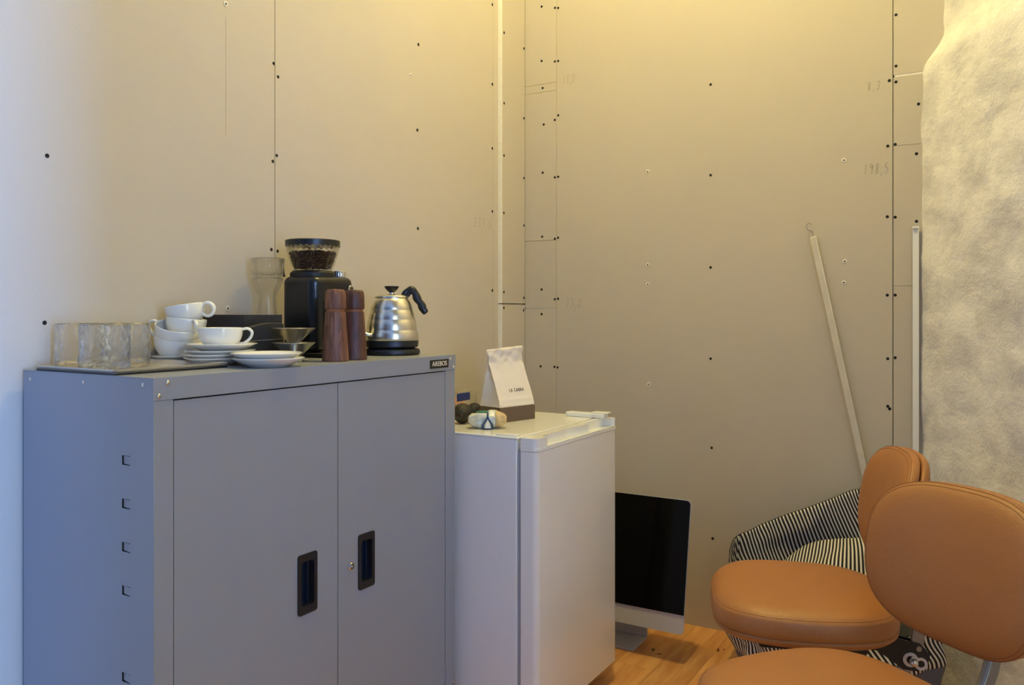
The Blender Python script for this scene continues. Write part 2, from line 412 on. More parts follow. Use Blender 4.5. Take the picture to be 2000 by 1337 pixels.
# floor of oak planks
fl = struct('floor', 'warm oak plank floor with knots', 'floor')
boxo('subfloor', (-3.0, 3.0, -3.1, 1.78, -.06, -.012), M['void'], fl)
pw = .125
plank_me = {}
def plank(x0, x1, y0):
    key = round(x1-x0, 3)
    if key not in plank_me:
        bm = box(B(), 0, x1-x0-.0008, .0004, pw-.0004, -.012, 0); bmesh.ops.recalc_face_normals(bm, faces=bm.faces[:])
        me = bpy.data.meshes.new('plank'); bm.to_mesh(me); bm.free(); me.materials.append(M['floorwood']); plank_me[key] = me
    o = bpy.data.objects.new('plank', plank_me[key]); C.objects.link(o); o.parent = fl; o.location = (x0, y0, 0)
cuts = [(-3.0, -1.4, .2, 1.0, 2.2, 2.95), (-3.0, -.9, .6, 1.6, 2.7, 2.95), (-3.0, -1.2, .4, 1.4, 2.45, 2.95)]
for i in range(38):
    y = -3.055+i*pw
    c = cuts[i % 3]
    for a, b in zip(c[:-1], c[1:]): plank(a, b, y)
km = lathe(B(), [(0, .0004), (.006, .0004), (.010, .0001)], 10); 
me = bpy.data.meshes.new('knot'); km.to_mesh(me); km.free(); me.materials.append(M['knot'])
for x, y, sx, sy in ((2.598, 1.002, 1.1, .6), (2.575, .972, .5, .9), (2.705, .815, 1.5, .4), (2.72, .80, .5, .35)):
    o = place(me, 'knot', fl, (x, y, 0), (0, 0, .3)); o.scale = (sx, sy, 1)

smesh(boxo('ceiling', (-3.0, 3.0, -3.1, 1.78, HC, HC+.06), M['ceil']), 'plain off-white ceiling above the frame', 'ceiling')

# rough plaster wall on the right, running obliquely from the back wall
def plaster_wall():
    from mathutils import noise
    P0 = Vector((2.90, .235, 0)); d = Vector((-.8697, -.4937, 0)); n = Vector((-.4937, .8697, 0))
    bm = B(); uvl = bm.loops.layers.uv.new('UVMap')
    L = 2.12
    us = [0, .006, .014] ; u = .026
    while u < 1.6: us.append(u); u += .018
    while u < L: us.append(u); u += .12
    us.append(L)
    zs = [k*.018 for k in range(int(HC/.018)+1)] + [HC]
    grid = []
    for u in us:
        col = []
        for z in zs:
            e = 0
            t = min(1, max(0, (z-1.870)/.125)); e = -.058*t*t*(3-2*t)
            e *= max(0, 1-u/1.2)
            r = min(1, u/.03); 
            p = Vector((u*2.2+z*1.2, z*2.0-u*1.0, .3))
            h = .007*noise.fractal(p*1.3, 1.0, 2.0, 4) + .0045*noise.fractal(Vector((u*7+z*5, z*7-u*4, 2)), 1, 2, 4)
            h += .004*noise.noise(Vector((0, z*9, 5)))
            edge = -.012*(1-r)**2
            q = P0+d*u+n*(h+e+edge)+Vector((0, 0, z)); col.append((bm.verts.new(q), u, z))
        grid.append(col)
    for a, b in zip(grid[:-1], grid[1:]):
        for i in range(len(zs)-1):
            q = (a[i], a[i+1], b[i+1], b[i])
            f = bm.faces.new([v[0] for v in q])
            for l, v in zip(f.loops, q): l[uvl].uv = (v[1], v[2])
    o = mesh_obj('wall_right', bm, M['plaster'], smooth='all')
    so = o.modifiers.new('thick', 'SOLIDIFY'); so.thickness = .12; so.offset = -1 if o.data.polygons[0].normal.dot(n) > 0 else 1
    return smesh(o, 'rough off-white trowelled plaster wall on the right', 'wall')
plaster_wall()

# walls behind the viewer with their windows
def window_wall(name, label, xa, xb, W, wname, wlabel):
    ws = struct(name, label, 'wall'); y = W['y']
    for b in ((xa, W['x0'], 0, HC), (W['x1'], xb, 0, HC), (W['x0'], W['x1'], 0, W['z0']), (W['x0'], W['x1'], W['z1'], HC)):
        boxo('wall_panel', (b[0], b[1], y-.10, y, b[2], b[3]), M['frontwall'], ws)
    wn = struct(wname, wlabel, 'window')
    for b in ((W['x0'], W['x0']+.03, W['z0'], W['z1']), (W['x1']-.03, W['x1'], W['z0'], W['z1']), (W['x0']+.03, W['x1']-.03, W['z0'], W['z0']+.05), (W['x0']+.03, W['x1']-.03, W['z1']-.05, W['z1'])):
        boxo('window_frame', (b[0], b[1], y-.095, y-.064, b[2], b[3]), M['white'], wn)
    boxo('pane', (W['x0']+.03, W['x1']-.03, y-.088, y-.082, W['z0']+.05, W['z1']-.05), M['glass'], wn)
window_wall('wall_side', 'painted wall to the right of the viewer holding a window', -.25, 1.06, WIN3, 'window_1', 'white framed window in the wall right of the viewer')
window_wall('wall_rear', 'painted wall far behind the viewer holding a tall window', -3.0, 1.06, WIN, 'window_2', 'tall narrow window far behind the viewer letting in blue daylight')
wfr = boxo('wall_front', (-3.1, -3.0, -3.1, 1.78, 0, HC), M['frontwall']); smesh(wfr, 'plain painted end wall behind the viewer', 'wall')

# ceiling lamp (out of frame above)
lp = thing('ceiling_lamp', 'warm round glass ceiling lamp hanging above the frame', 'lamp', (LAMP[0], LAMP[1], LAMP[2]))
mesh_obj('canopy', lathe(B(), [(0, .15), (.05, .15), (.05, .13), (0, .13)], 24), M['white'], lp, smooth=True)
mesh_obj('cord', tube(B(), [(0, 0, .13), (0, 0, .10)], .004, 8), M['blackplastic'], lp)
mesh_obj('socket', lathe(B(), [(0, .10), (.02, .10), (.022, .06), (0, .06)], 20), M['blackplastic'], lp, smooth=True)
ld = bpy.data.lights.new('bulb_light', 'POINT'); ld.energy = 93; ld.color = (1.0, .84, .325); ld.shadow_soft_size = .045
lo = bpy.data.objects.new('bulb', ld); C.objects.link(lo); lo.parent = lp; lo.location = (0, 0, 0)

# ------------------------------------------------------------------ steel cabinet
TOP = 1.0105
CX0, CX1, CY0, CY1 = .90, 1.805, 1.2536, 1.6545
cab = thing('metal_cabinet', 'grey steel two-door office cabinet standing against the left wall', 'cabinet', (CX0, CY0, 0))
CW, CD = CX1-CX0, CY1-CY0
BOT = TOP-.90
# coordinates below are local: x along the front, y to the wall
slots = [TOP-.148-k*.0767 for k in (0, 1, 2, 3, 5, 6, 7)]
def side_panel(x0, x1, outer):
    bm = B(); ys = (.064, .0885); zc = BOT; hh = .0085
    cut = sorted(slots)
    box(bm, x0, x1, 0, ys[0], BOT, TOP-.001); box(bm, x0, x1, ys[1], CD, BOT, TOP-.001)
    z = BOT
    for s in cut:
        box(bm, x0, x1, ys[0], ys[1], z, s-hh); z = s+hh
    box(bm, x0, x1, ys[0], ys[1], z, TOP-.001)
    bmesh.ops.remove_doubles(bm, verts=bm.verts[:], dist=1e-6)
    return mesh_obj('side_panel', bm, M['cab'], cab)
side_panel(0, .0015, -1); side_panel(CW-.0015, CW, 1)
for s in slots:      # punched tabs folded inwards
    bm = box(B(), 0, .0008, 0, .0235, -.0072, .0072, T((.0003, .0642, s)) @ R(-7, 'Z'))
    mesh_obj('punched_tab', bm, M['cab'], cab)
boxo('back_panel', (.0015, CW-.0015, CD-.0015, CD, BOT, TOP-.002), M['cabdark'], cab)
boxo('bottom_panel', (.0015, CW-.0015, .002, CD-.0015, BOT, BOT+.03), M['cab'], cab)
boxo('lining', (.03, .032, .02, CD-.01, BOT+.03, TOP-.03), M['cabdark'], cab)
boxo('lining', (.032, CW-.03, .06, .062, BOT+.03, TOP-.03), M['cabdark'], cab)
boxo('front_stile', (.0002, .0395, -.0005, .02, BOT, TOP-.039), M['cab'], cab, bevel=.0012)
boxo('front_stile', (CW-.0425, CW-.0002, -.0005, .02, BOT, TOP-.039), M['cab'], cab, bevel=.0012)
boxo('bottom_rail', (.0395, CW-.0425, 0, .02, BOT, BOT+.039), M['cab'], cab)
tp = B(); box(tp, -.0012, CW+.0012, -.0018, CD, TOP-.0012, TOP); box(tp, -.0012, CW+.0012, -.0018, -.0003, TOP-.039, TOP-.0012)
mesh_obj('top_panel', tp, M['cab'], cab)
boxo('top_lip', (.0395, CW-.0425, .001, .02, TOP-.040, TOP-.003), M['cab'], cab)
dz0, dz1 = BOT+.042, TOP-.0425
HZ = TOP-.4545
def door(x0, x1, hx):
    d = B()
    hw, hh = .0215, .052
    y0, y1 = .0008, .016
    box(d, x0, hx-hw, y0, y1, dz0, dz1); box(d, hx+hw, x1, y0, y1, dz0, dz1)
    box(d, hx-hw, hx+hw, y0, y1, dz0, HZ-hh); box(d, hx-hw, hx+hw, y0, y1, HZ+hh, dz1)
    bmesh.ops.remove_doubles(d, verts=d.verts[:], dist=1e-6)
    do = mesh_obj('door', d, M['cab'], cab)
    fr = B(); outer = rrect(.055, .126, .006, 4); inner = rrect(.037, .094, .008, 4)
    mt = T((hx, -.0022, HZ)) @ R(90, 'X')
    n = len(outer)
    layers = [[fr.verts.new(mt @ Vector((x, y, z))) for x, y in poly] for poly, z in ((outer, -.003), (outer, .0), (inner, -.0005), (inner, -.017))]
    for a, b in zip(layers[:-1], layers[1:]):
        for i in range(n): j = (i+1) % n; fr.faces.new((a[i], a[j], b[j], b[i]))
    fh = mesh_obj('handle_frame', fr, M['blackplastic'], do, smooth=True, angle=40)
    boxo('handle_recess', (hx-.0185, hx+.0185, .0135, .0145, HZ-.047, HZ+.047), M['navyplastic'], do)
    boxo('handle_grip', (hx+.004, hx+.006, .004, .0135, HZ-.044, HZ+.044), M['navyplastic'], do)
    return do
mid = .4575
dl = door(.0415, mid-.0012, .3646)
dr = door(mid+.0012, CW-.0445, .5506)
lk = lathe(B(), [(0, 0), (.0085, 0), (.0085, .003), (.0065, .0055), (.0030, .0055), (.0026, .003), (0, .003)], 24, T((.498, .0008, HZ)) @ R(90, 'X'))
lko = mesh_obj('lock', lk, M['chrome'], dr, smooth=True)
boxo('keyhole', (.4974, .4986, -.0024, -.0021, HZ-.002, HZ+.002), M['ink'], dr)
rv = lathe(B(), [(0, .0026), (.0022, .0023), (.0042, .0012), (.0047, 0), (0, 0)], 16); bmesh.ops.recalc_face_normals(rv, faces=rv.faces[:])
riv_me = bpy.data.meshes.new('rivet'); rv.to_mesh(riv_me); rv.free(); riv_me.materials.append(M['rivet'])
for p in riv_me.polygons: p.use_smooth = True
for x, z in ((.027, .0097), (.0094, .0316), (CW-.023, .0097), (CW-.0085, .0316), (CW-.0085, .866), (.0094, .866)):
    place(riv_me, 'rivet', cab, (x, -.0018 if z < .03 or z < .04 else -.0005, TOP-z), (PI/2, 0, 0))
for y, z in ((.0275, .0125), (.202, .0155), (.3765, .0170)):
    place(riv_me, 'rivet', cab, (-.0012 if z < .0012 else 0, y, TOP-z), (0, -PI/2, 0), .9)
npz = TOP-.0205
nb = boxo('nameplate', (.792, .872, -.0030, -.0018, npz-.0108, npz+.0108), M['ink'], cab)
nb['label'] = 'small black nameplate with silver lettering'
tb = xform(text_bm('AREBOS', .0172, .0003, .0001, 1.06), T((.832, -.0034, npz)) @ R(90, 'X'))
to = mesh_obj('lettering', tb, M['white'], nb)
for x in (.03, CW-.03):
    for y in (.03, CD-.03):
        mesh_obj('foot', lathe(B(), [(0, 0), (.02, 0), (.02, .01), (.012, .015), (.012, BOT), (0, BOT)], 16, T((x, y, 0))), M['blackplastic'], cab, smooth=True)

# ------------------------------------------------------------------ things on the cabinet
# tray
tr = thing('serving_tray', 'flat rectangular metal tray holding the ripple glass tumblers', 'tray', (1.027, 1.490, TOP))
TW, TD = .127, .128
mesh_obj('tray_bed', box(B(), -TW+.005, TW-.005, -TD+.005, TD-.005, .0035, .0041), M['tray'], tr)
def rim_profile():
    bm = B(); P = []
    for off, z in ((.004, .0045), (0, .0062), (-.002, .0105), (.0015, .0108), (.009, .0042)):
        P.append([bm.verts.new((x, y, z)) for x, y in rrect(2*(TW-off), 2*(TD-off), .012-off*.5, 5)])
    for a, b in zip(P[:-1], P[1:]):
        for i in range(len(a)): j = (i+1) % len(a); bm.faces.new((a[i], a[j], b[j], b[i]))
    return bm
mesh_obj('tray_rim', rim_profile(), M['tray'], tr, smooth=True, angle=60)
boxo('tray_base', (-TW+.003, TW-.003, -TD+.003, TD-.003, 0, .0045-.001), M['trayblack'], tr)

def tumbler(loc, label, rz):
    from mathutils import noise
    h, r = .0875, .0445
    t = thing('glass_tumbler', label, 'glass', loc, 0, 'ripple glass tumblers on the tray')
    prof = [(r, .0155)]
    for k in range(1, 22): prof.append((r, .0155+(h-.0165)*k/22))
    prof += [(r-.0004, h-.0006), (r-.0015, h), (r-.0026, h-.0006)]
    for k in range(21, 0, -1): prof.append((r-.0030, .0155+(h-.0165)*k/22))
    prof += [(r-.0030, .0155)]
    def ripple(bm, amp):
        for v in bm.verts:
            rr = math.hypot(v.co.x, v.co.y)
            if rr > .03:
                k = 1+amp*noise.noise(Vector((v.co.x*170+rz*9, v.co.y*170, v.co.z*80)))
                v.co.x *= k; v.co.y *= k
        return bm
    mesh_obj('glass_wall', ripple(lathe(B(), prof, 80), .045), M['rippleside'], t, smooth='all')
    base = [(0, 0), (r-.004, 0), (r, .004), (r, .010), (r, .0154), (r-.0035, .0154), (.036, .0135), (.030, .0150), (.024, .0118), (.018, .0146), (.012, .0120), (.006, .0142), (0, .012)]
    mesh_obj('glass_base', ripple(lathe(B(), base, 80), .02), M['ripple'], t, smooth='all')
tumbler((.951, 1.470, TOP+.0041), 'front ripple glass tumbler, nearest the tray corner', 0)
tumbler((.957, 1.560, TOP+.0041), 'leftmost ripple glass tumbler, at the far left of the tray', 1.3)
tumbler((1.028, 1.518, TOP+.0041), 'rightmost ripple glass tumbler, beside the stacked white cups', 2.6)

def cup_bm(r, h, foot):
    prof = [(0, .003), (foot-.004, .003), (foot-.003, 0), (foot, 0)]
    n = 14
    for k in range(1, n+1):
        t = k/n; prof.append((foot+(r-foot)*(1-(1-t)**2.9), .0+h*t*.985))
    prof += [(r-.0007, h), (r-.0026, h-.0006)]
    for k in range(n-1, 0, -1):
        t = k/n; prof.append((foot-.002+(r-.0032-foot+.002)*(1-(1-t)**2.9), .007+(h-.009)*t))
    prof += [(0, .007)]
    return lathe(B(), prof, 56)
def cup(loc, r, h, foot, handle, label, tilt=(0,0,0), ring=False):
    t = thing('coffee_cup', label, 'cup', loc, 0, 'white porcelain cups'); t.rotation_euler = tilt
    mesh_obj('cup_body', cup_bm(r, h, foot), M['porcelain'], t, smooth='all')
    a = handle; ca, sa = math.cos(a), math.sin(a); pts = []
    if ring:
        R0 = h*.34
        for k in range(24):
            q = 2*PI*k/24; pts.append((r-.006+R0*.92+R0*math.cos(q), h*.60+R0*math.sin(q)))
        P = [(x*ca, x*sa, z) for x, z in pts]
        mesh_obj('handle', tube(B(), P, .0052, 10, True, flat=.0036), M['porcelain'], t, smooth='all')
    else:
        pts = spline([(r-.004, 0, h*.90), (r+.010, 0, h*.95), (r+.0195, 0, h*.78), (r+.016, 0, h*.5), (r+.004, 0, h*.27), (r-.008, 0, h*.20)], 5)
        P = [(p.x*ca, p.x*sa, p.z) for p in pts]
        mesh_obj('handle', tube(B(), P, .0050, 10, False, flat=.0032), M['porcelain'], t, smooth='all')
    return t
def saucer_obj(loc, r, label, h=.0165, foot=None, tilt=(0,0,0)):
    foot = foot or r*.56
    prof = [(0, .002), (foot-.004, .002), (foot-.003, 0), (foot, 0)]
    for k in range(1, 9):
        t = k/8; prof.append((foot+(r-foot)*t, .002+(h-.0035)*t**1.35))
    prof += [(r+.0005, h-.0008), (r-.001, h)]
    for k in range(7, 0, -1):
        t = k/8; prof.append((foot-.004+(r-foot+.003)*t, .0055+(h-.0055)*t**1.35))
    prof += [(0, .0052)]
    o = mesh_obj('saucer', lathe(B(), prof, 64), M['porcelain'], None, smooth='all', loc=loc); o.rotation_euler = tilt
    return tag(o, label, 'saucer', 'white porcelain saucers')
CAMR = math.atan2(-.8589, .5122)      # direction towards image right
# rear stack of cups
s1 = (1.214, 1.596)
saucer_obj((s1[0], s1[1], TOP), .062, 'white saucer under the tall leaning stack of cups')
cup((s1[0], s1[1], TOP+.0056), .0548, .053, .030, CAMR+2.6, 'lowest white bowl-shaped cup of the leaning four-cup stack')
fx = Vector((-.8589, -.5122, 0))      # towards the camera
rightv = Vector((.5122, -.8589, 0))
def tilt_of(deg, dirv, rz=0):
    ax = Vector((0, 0, 1)).cross(dirv).normalized()
    return (Matrix.Rotation(math.radians(deg), 4, ax) @ Matrix.Rotation(rz, 4, 'Z')).to_euler()
cup((s1[0]-.002, s1[1]+.004, TOP+.0345), .0530, .052, .028, CAMR+3.05, 'tilted white cup resting inside the lowest cup of the stack', tilt_of(17, (fx*.75+rightv*.6).normalized()))
cup((s1[0]+.006, s1[1]-.008, TOP+.0560), .0435, .044, .024, CAMR-.85, 'small white cup with handle to the front, third of the stack', tilt_of(6, rightv))
cup((s1[0]+.012, s1[1]-.010, TOP+.0855), .0435, .044, .024, CAMR-.05, 'topmost white cup of the stack, tipped with its ring handle showing', tilt_of(-9, rightv), True)
# saucer pile with a cup
s2 = (1.2086, 1.4585)
for k, lab in enumerate(('bottom white saucer of the pile of four under the single cup', 'second white saucer from the bottom of the pile of four',
                         'third white saucer from the bottom of the pile of four', 'top white saucer of the pile of four, carrying the single cup')):
    saucer_obj((s2[0]+(.002, -.003, .001, .003)[k], s2[1]+(0, .003, -.002, -.002)[k], TOP+.0078*k+(.006 if k == 3 else 0)), (.0745, .0735, .0735, .0755)[k], lab)
cup((s2[0]+.001, s2[1]-.002, TOP+.0349), .0470, .045, .024, CAMR+.12, 'single white cup standing on the pile of four saucers')
s3 = (1.211, 1.3115)
saucer_obj((s3[0], s3[1], TOP), .0735, 'lower white saucer of the pair at the cabinet front edge', .0195, .040)
saucer_obj((s3[0]-.003, s3[1]+.001, TOP+.0105), .0720, 'upper white saucer of the pair at the cabinet front edge', .0195, .040)

# black card box and packet
bb = thing('card_box', 'open black cardboard box behind the white cups', 'box', (1.3625, 1.5625, TOP))
bw, bd, bh = .0575, .0715, .1065
for b in ((-bw, -bw+.002, -bd, bd), (bw-.002, bw, -bd, bd), (-bw+.002, bw-.002, -bd, -bd+.002), (-bw+.002, bw-.002, bd-.002, bd)):
    mesh_obj('box_wall', box(B(), b[0], b[1], b[2], b[3], 0, bh), M['boxblack'], bb)
mesh_obj('box_floor', box(B(), -bw+.002, bw-.002, -bd+.002, bd-.002, 0, .002), M['boxblack'], bb)
for b in ((-bw-.0003, -bw+.002, -bd, bd), (-bw+.002, bw, -bd-.0003, -bd+.002)):
    mesh_obj('box_edge', box(B(), b[0], b[1], b[2], b[3], bh, bh+.0008), M['boxedge'], bb)
pk = thing('dark_packet', 'dark navy packet with an arched top edge leaning on the black box', 'packet', (1.349, 1.474, TOP))
arch = [(-.053, 0), (.053, 0), (.053, .086)] + [(.053-.106*k/12, .086+.004*math.sin(PI*k/12)-.008*(k/12)**2) for k in range(1, 12)] + [(-.053, .078)]
mesh_obj('packet_body', prism(B(), arch, -.008, .008, R(90, 'X')), M['boxblack'], pk, bevel=.002)
mesh_obj('fold_line', tube(B(), [(-.052, -.0085, .047), (0, -.0088, .0485), (.052, -.0085, .050)], .0008, 6), M['boxedge'], pk)

# steel cone drippers
def dripper(z, label):
    prof = [(.012, 0), (.0475, .0335), (.0485, .0338), (.0485, .0346), (.0472, .0346), (.0108, .0012)]
    o = mesh_obj('steel_dripper', lathe(B(), prof, 48, closed=True), M['steel'], None, smooth='all', loc=(1.376, 1.406, z))
    tag(o, label, 'dripper', 'steel cone drippers')
dripper(TOP+.0085, 'lower cone-shaped steel coffee dripper, behind the saucers')
dripper(TOP+.0420, 'upper cone-shaped steel coffee dripper, stacked on the other one')
dg = mesh_obj('dripper_stand', lathe(B(), [(0, 0), (.020, 0), (.016, .004), (.0125, .0085), (.012, .0105), (.0, .0105)], 32), M['steel'], None, smooth=True, loc=(1.376, 1.406, TOP))
tag(dg, 'small round steel foot under the cone drippers', 'stand')

# glass carafe with cup on top
cf = thing('glass_carafe', 'clear waisted glass carafe with wide mouth left of the black grinder', 'carafe', (1.476, 1.6005, TOP))
out = [(.030, 0), (.034, .004), (.0335, .03), (.0305, .07), (.0265, .105), (.0225, .132), (.0212, .148), (.0230, .158), (.030, .171), (.0362, .185), (.0385, .194), (.0390, .200)]
inn = [(r-.0022, z) for r, z in out[::-1]]
inn = [i for i in inn if i[1] > .006]
prof = [(0, 0)] + out + inn + [(.028, .005), (0, .005)]
mesh_obj('carafe_body', lathe(B(), prof, 48), M['thinglass'], cf, smooth='all')
go = [(.0, .201), (.035, .201), (.0375, .204), (.0395, .225), (.0425, .2485), (.0415, .249)] ; gi = [(.0405, .2465), (.0372, .225), (.0352, .207), (0, .206)]
gc = mesh_obj('glass_tumbler', lathe(B(), go+gi, 48), M['thinglass'], None, smooth='all', loc=(1.476, 1.6005, TOP))
tag(gc, 'plain clear glass standing on the mouth of the glass carafe', 'glass')
ch = mesh_obj('collar_grip', tube(B(), spline([(.036, -.020, .205), (.0425, -.010, .215), (.0445, -.006, .235), (.0455, -.004, .2465)], 5), .0035, 8), M['blackplastic'], cf, smooth='all')

# coffee grinder
gr = thing('coffee_grinder', 'black electric coffee grinder with clear hopper of beans', 'grinder', (1.5725, 1.520, TOP))
gw, gd, gh = .0765, .060, .203
bm = prism(B(), rrect(2*gw, 2*gd, .028, 8), .012, gh)
gb = mesh_obj('body', bm, M['grinder'], gr, bevel=.016, segs=5)
mesh_obj('base_plate', prism(B(), rrect(2*gw+.004, 2*gd+.035, .02, 6, 0, -.015), 0, .012), M['grinder2'], gr, bevel=.002)
boxo('drip_plate', (-.055, .055, -gd-.030, -gd+.001, .012, .0165), M['steel'], gr, bevel=.001)
rb = B(); mt = T((.004, -gd-.0004, 0)) @ R(90, 'X')
prism(rb, rrect(.098, .128, .012, 5, 0, .083), -.001, .0006, mt)
mesh_obj('recess_panel', rb, M['grinder2'], gr)
mesh_obj('chute', lathe(B(), [(0, 0), (.021, 0), (.023, .004), (.023, .034), (.018, .040), (0, .040)], 32, T((.000, -gd+.004, .108)) @ R(90, 'X')), M['grinder'], gr, smooth=True)
boxo('holder_fork', (-.02, .02, -gd-.020, -gd+.001, .052, .060), M['grinder'], gr, bevel=.002)
lg = mesh_obj('badge', lathe(B(), [(0, .001), (.0095, .001), (.0105, 0), (0, 0)], 24, T((.056, -gd-.0002, .172)) @ R(90, 'X')), M['chrome'], gr, smooth=True)
mesh_obj('badge_mark', prism(B(), [(-.004, -.004), (.004, -.004), (0, .0055)], 0, .0006, T((.056, -gd-.0014, .172)) @ R(90, 'X')), M['ink'], lg)
hx, hy = -.012, .008
mesh_obj('hopper_collar', lathe(B(), [(0, gh-.002), (.057, gh-.002), (.057, gh+.010), (.050, gh+.016), (0, gh+.016)], 48, T((hx, hy, 0))), M['grinder2'], gr, smooth=True)
hop = mesh_obj('hopper', lathe(B(), [(.046, gh+.0165), (.050, gh+.0165), (.056, gh+.032), (.0665, gh+.066), (.0685, gh+.090), (.0665, gh+.090), (.0645, gh+.066), (.054, gh+.033), (.0478, gh+.020)], 56, T((hx, hy, 0)), closed=True), M['clearplastic'], gr, smooth='all')
lid = B()
lathe(lid, [(.0, gh+.0945), (.066, gh+.0945), (.0695, gh+.0925), (.0695, gh+.0905), (.0, gh+.0905)], 56, T((hx, hy, 0)))
for k in range(28):     # scalloped skirt
    for part in range(4):
        a0 = 2*PI*(k+part/4)/28; a1 = 2*PI*(k+(part+1)/4)/28
        dz = lambda p: gh+.0755+.0045*abs(math.sin(PI*p))
        q = [(a0, dz(part/4)), (a1, dz((part+1)/4)), (a1, gh+.0906), (a0, gh+.0906)]
        for rr in (.0690,):
            vs = [lid.verts.new((hx+rr*math.cos(a), hy+rr*math.sin(a), z)) for a, z in q]; lid.faces.new(vs)
bmesh.ops.remove_doubles(lid, verts=lid.verts[:], dist=1e-6)
mesh_obj('hopper_lid', lid, M['blackplastic'], gr, smooth=True)
kn = B(); pts = []
for k in range(36):
    a = 2*PI*k/36; r = .0165 if k % 2 else .0152; pts.append((r*math.cos(a), r*math.sin(a)))
prism(kn, pts, gh-.002, gh+.0165, T((.050, -.026, 0)))
mesh_obj('timer_knob', kn, M['chrome'], gr, bevel=.0008)
# beans: countless
bn = B(); ico = B(); bmesh.ops.create_uvsphere(ico, u_segments=7, v_segments=5, radius=1)
base = [v.co.copy() for v in ico.verts]; fc = [[v.index for v in f.verts] for f in ico.faces]; ico.free()
rnd = random.Random(3)
def bean(p, s=.0052):
    m = Matrix.Rotation(rnd.uniform(0, 6), 4, 'Z') @ Matrix.Rotation(rnd.uniform(-1, 1), 4, 'X')
    vs = [bn.verts.new(p + m @ Vector((c.x*s, c.y*s*.68, c.z*s*.5))) for c in base]
    for f in fc: bn.faces.new([vs[i] for i in f])
for z in [gh+.0235+.0046*k for k in range(9)]:
    Rm = .0478+(z-gh-.020)*.34 - .0050
    n = int(2*PI*Rm/.0068)
    for k in range(n):
        a = 2*PI*(k+rnd.random()*.5)/n; rr = Rm-rnd.random()*.002
        bean(Vector((hx+rr*math.cos(a), hy+rr*math.sin(a), z+rnd.uniform(-.001, .001))))
for k in range(230):
    rr = .057*math.sqrt(rnd.random()); a = rnd.random()*2*PI
    bean(Vector((hx+rr*math.cos(a), hy+rr*math.sin(a), gh+.062+.004*(1-rr/.052)+rnd.uniform(-.002, .002))))
bo = mesh_obj('coffee_beans', bn, M['beans'], None, smooth='all', loc=gr.location)
tag(bo, 'dark roasted coffee beans filling the grinder hopper', 'beans', kind='stuff')

# pepper and salt mills
def mill(loc, m, label, sc=1.0):
    t = thing('spice_mill', label, 'mill', loc, 0, 'walnut mills')
    mesh_obj('mill_body', lathe(B(), [(0, 0), (.0295, 0), (.0305, .0015), (.0305, .004), (.0255, .080), (.0235, .110), (.0232, .1135), (.021, .114), (0, .114)], 40), m, t, smooth=True)
    mesh_obj('groove', lathe(B(), [(0, .114), (.021, .114), (.0210, .1195), (0, .1195)], 40), M['leatherseam'], t, smooth=True)
    mesh_obj('mill_head', lathe(B(), [(0, .1195), (.0225, .1195), (.0238, .121), (.0245, .124), (.0238, .150), (.0225, .1605), (.019, .165), (.0, .1665)], 40), m, t, smooth=True)
mill((1.4235, 1.3225, TOP), M['walnut1'], 'warm brown walnut mill with lighter grained head, front one of the pair')
mill((1.490, 1.3250, TOP), M['walnut2'], 'darker walnut mill, nearer to the steel kettle')

# gooseneck kettle
kt = thing('gooseneck_kettle', 'ribbed stainless steel gooseneck kettle with black handle', 'kettle', (1.722, 1.400, TOP+.020))
kp = [(0, .017), (.0690, .017), (.0705, .019), (.0713, .024), (.0702, .034), (.0680, .0435), (.0667, .0455), (.0669, .0475), (.0660, .056), (.0634, .0710), (.0619, .0730), (.0620, .0750), (.0606, .083), (.0570, .0965), (.0555, .0985), (.0556, .1005), (.0538, .108), (.0495, .120), (.0445, .1285), (.0432, .1295), (.0448, .1305), (.0448, .1345), (.0425, .1365), (.02, .1395), (0, .1395)]
mesh_obj('kettle_body', lathe(B(), kp, 64), M['steel'], kt, smooth=True, angle=50)
mesh_obj('heating_collar', lathe(B(), [(0, 0), (.0675, 0), (.0705, .003), (.0712, .0168), (0, .0168)], 56), M['blackplastic'], kt, smooth=True)
mesh_obj('lid_stem', lathe(B(), [(0, .139), (.007, .139), (.006, .146), (0, .146)], 20), M['chrome'], kt, smooth=True)
mesh_obj('lid_knob', lathe(B(), [(0, .1455), (.007, .1455), (.015, .153), (.0195, .160), (.0195, .1615), (.017, .1622), (0, .1622)], 32), M['blackplastic'], kt, smooth=True)
kd = rightv*.96 - fx*.15; kd.normalize()
def kpt(x, z): return (kd.x*x, kd.y*x, z)
hp = spline([kpt(.030, .136), kpt(.040, .148), kpt(.052, .152), kpt(.062, .143), kpt(.068, .128), kpt(.078, .114), kpt(.084, .100), kpt(.092, .090)], 5)
n = len(hp); rad = [(.0062+.0042*min(1, i/9)+.0011*math.sin(i*.75))*(1 if i < n-3 else (.95, .8, .5)[i-n+3]) for i in range(n)]
mesh_obj('handle', tube(B(), hp, rad, 14), M['blackplastic'], kt, smooth='all')
mesh_obj('handle_bracket', tube(B(), [kpt(.036, .131), kpt(.043, .139), kpt(.050, .148)], .0062, 10), M['blackplastic'], kt, smooth=True)
def spt(rr, tw, z): v = rightv*rr+fx*tw; return (v.x, v.y, z)
sp = spline([spt(-.036, .042, .036), spt(-.050, .054, .0335), spt(-.066, .056, .040), spt(-.076, .052, .056), spt(-.081, .046, .080), spt(-.088, .042, .105), spt(-.102, .040, .114)], 6)
mesh_obj('spout', tube(B(), sp, [.0055-.0018*i/(len(sp)-1) for i in range(len(sp))], 12), M['steel'], kt, smooth='all')
kb = mesh_obj('kettle_base', lathe(B(), [(0, 0), (.071, 0), (.0745, .003), (.0755, .009), (.073, .015), (.062, .0175), (.06, .0198), (0, .0198)], 56), M['blackplastic'], None, smooth=True, loc=(1.722, 1.400, TOP))
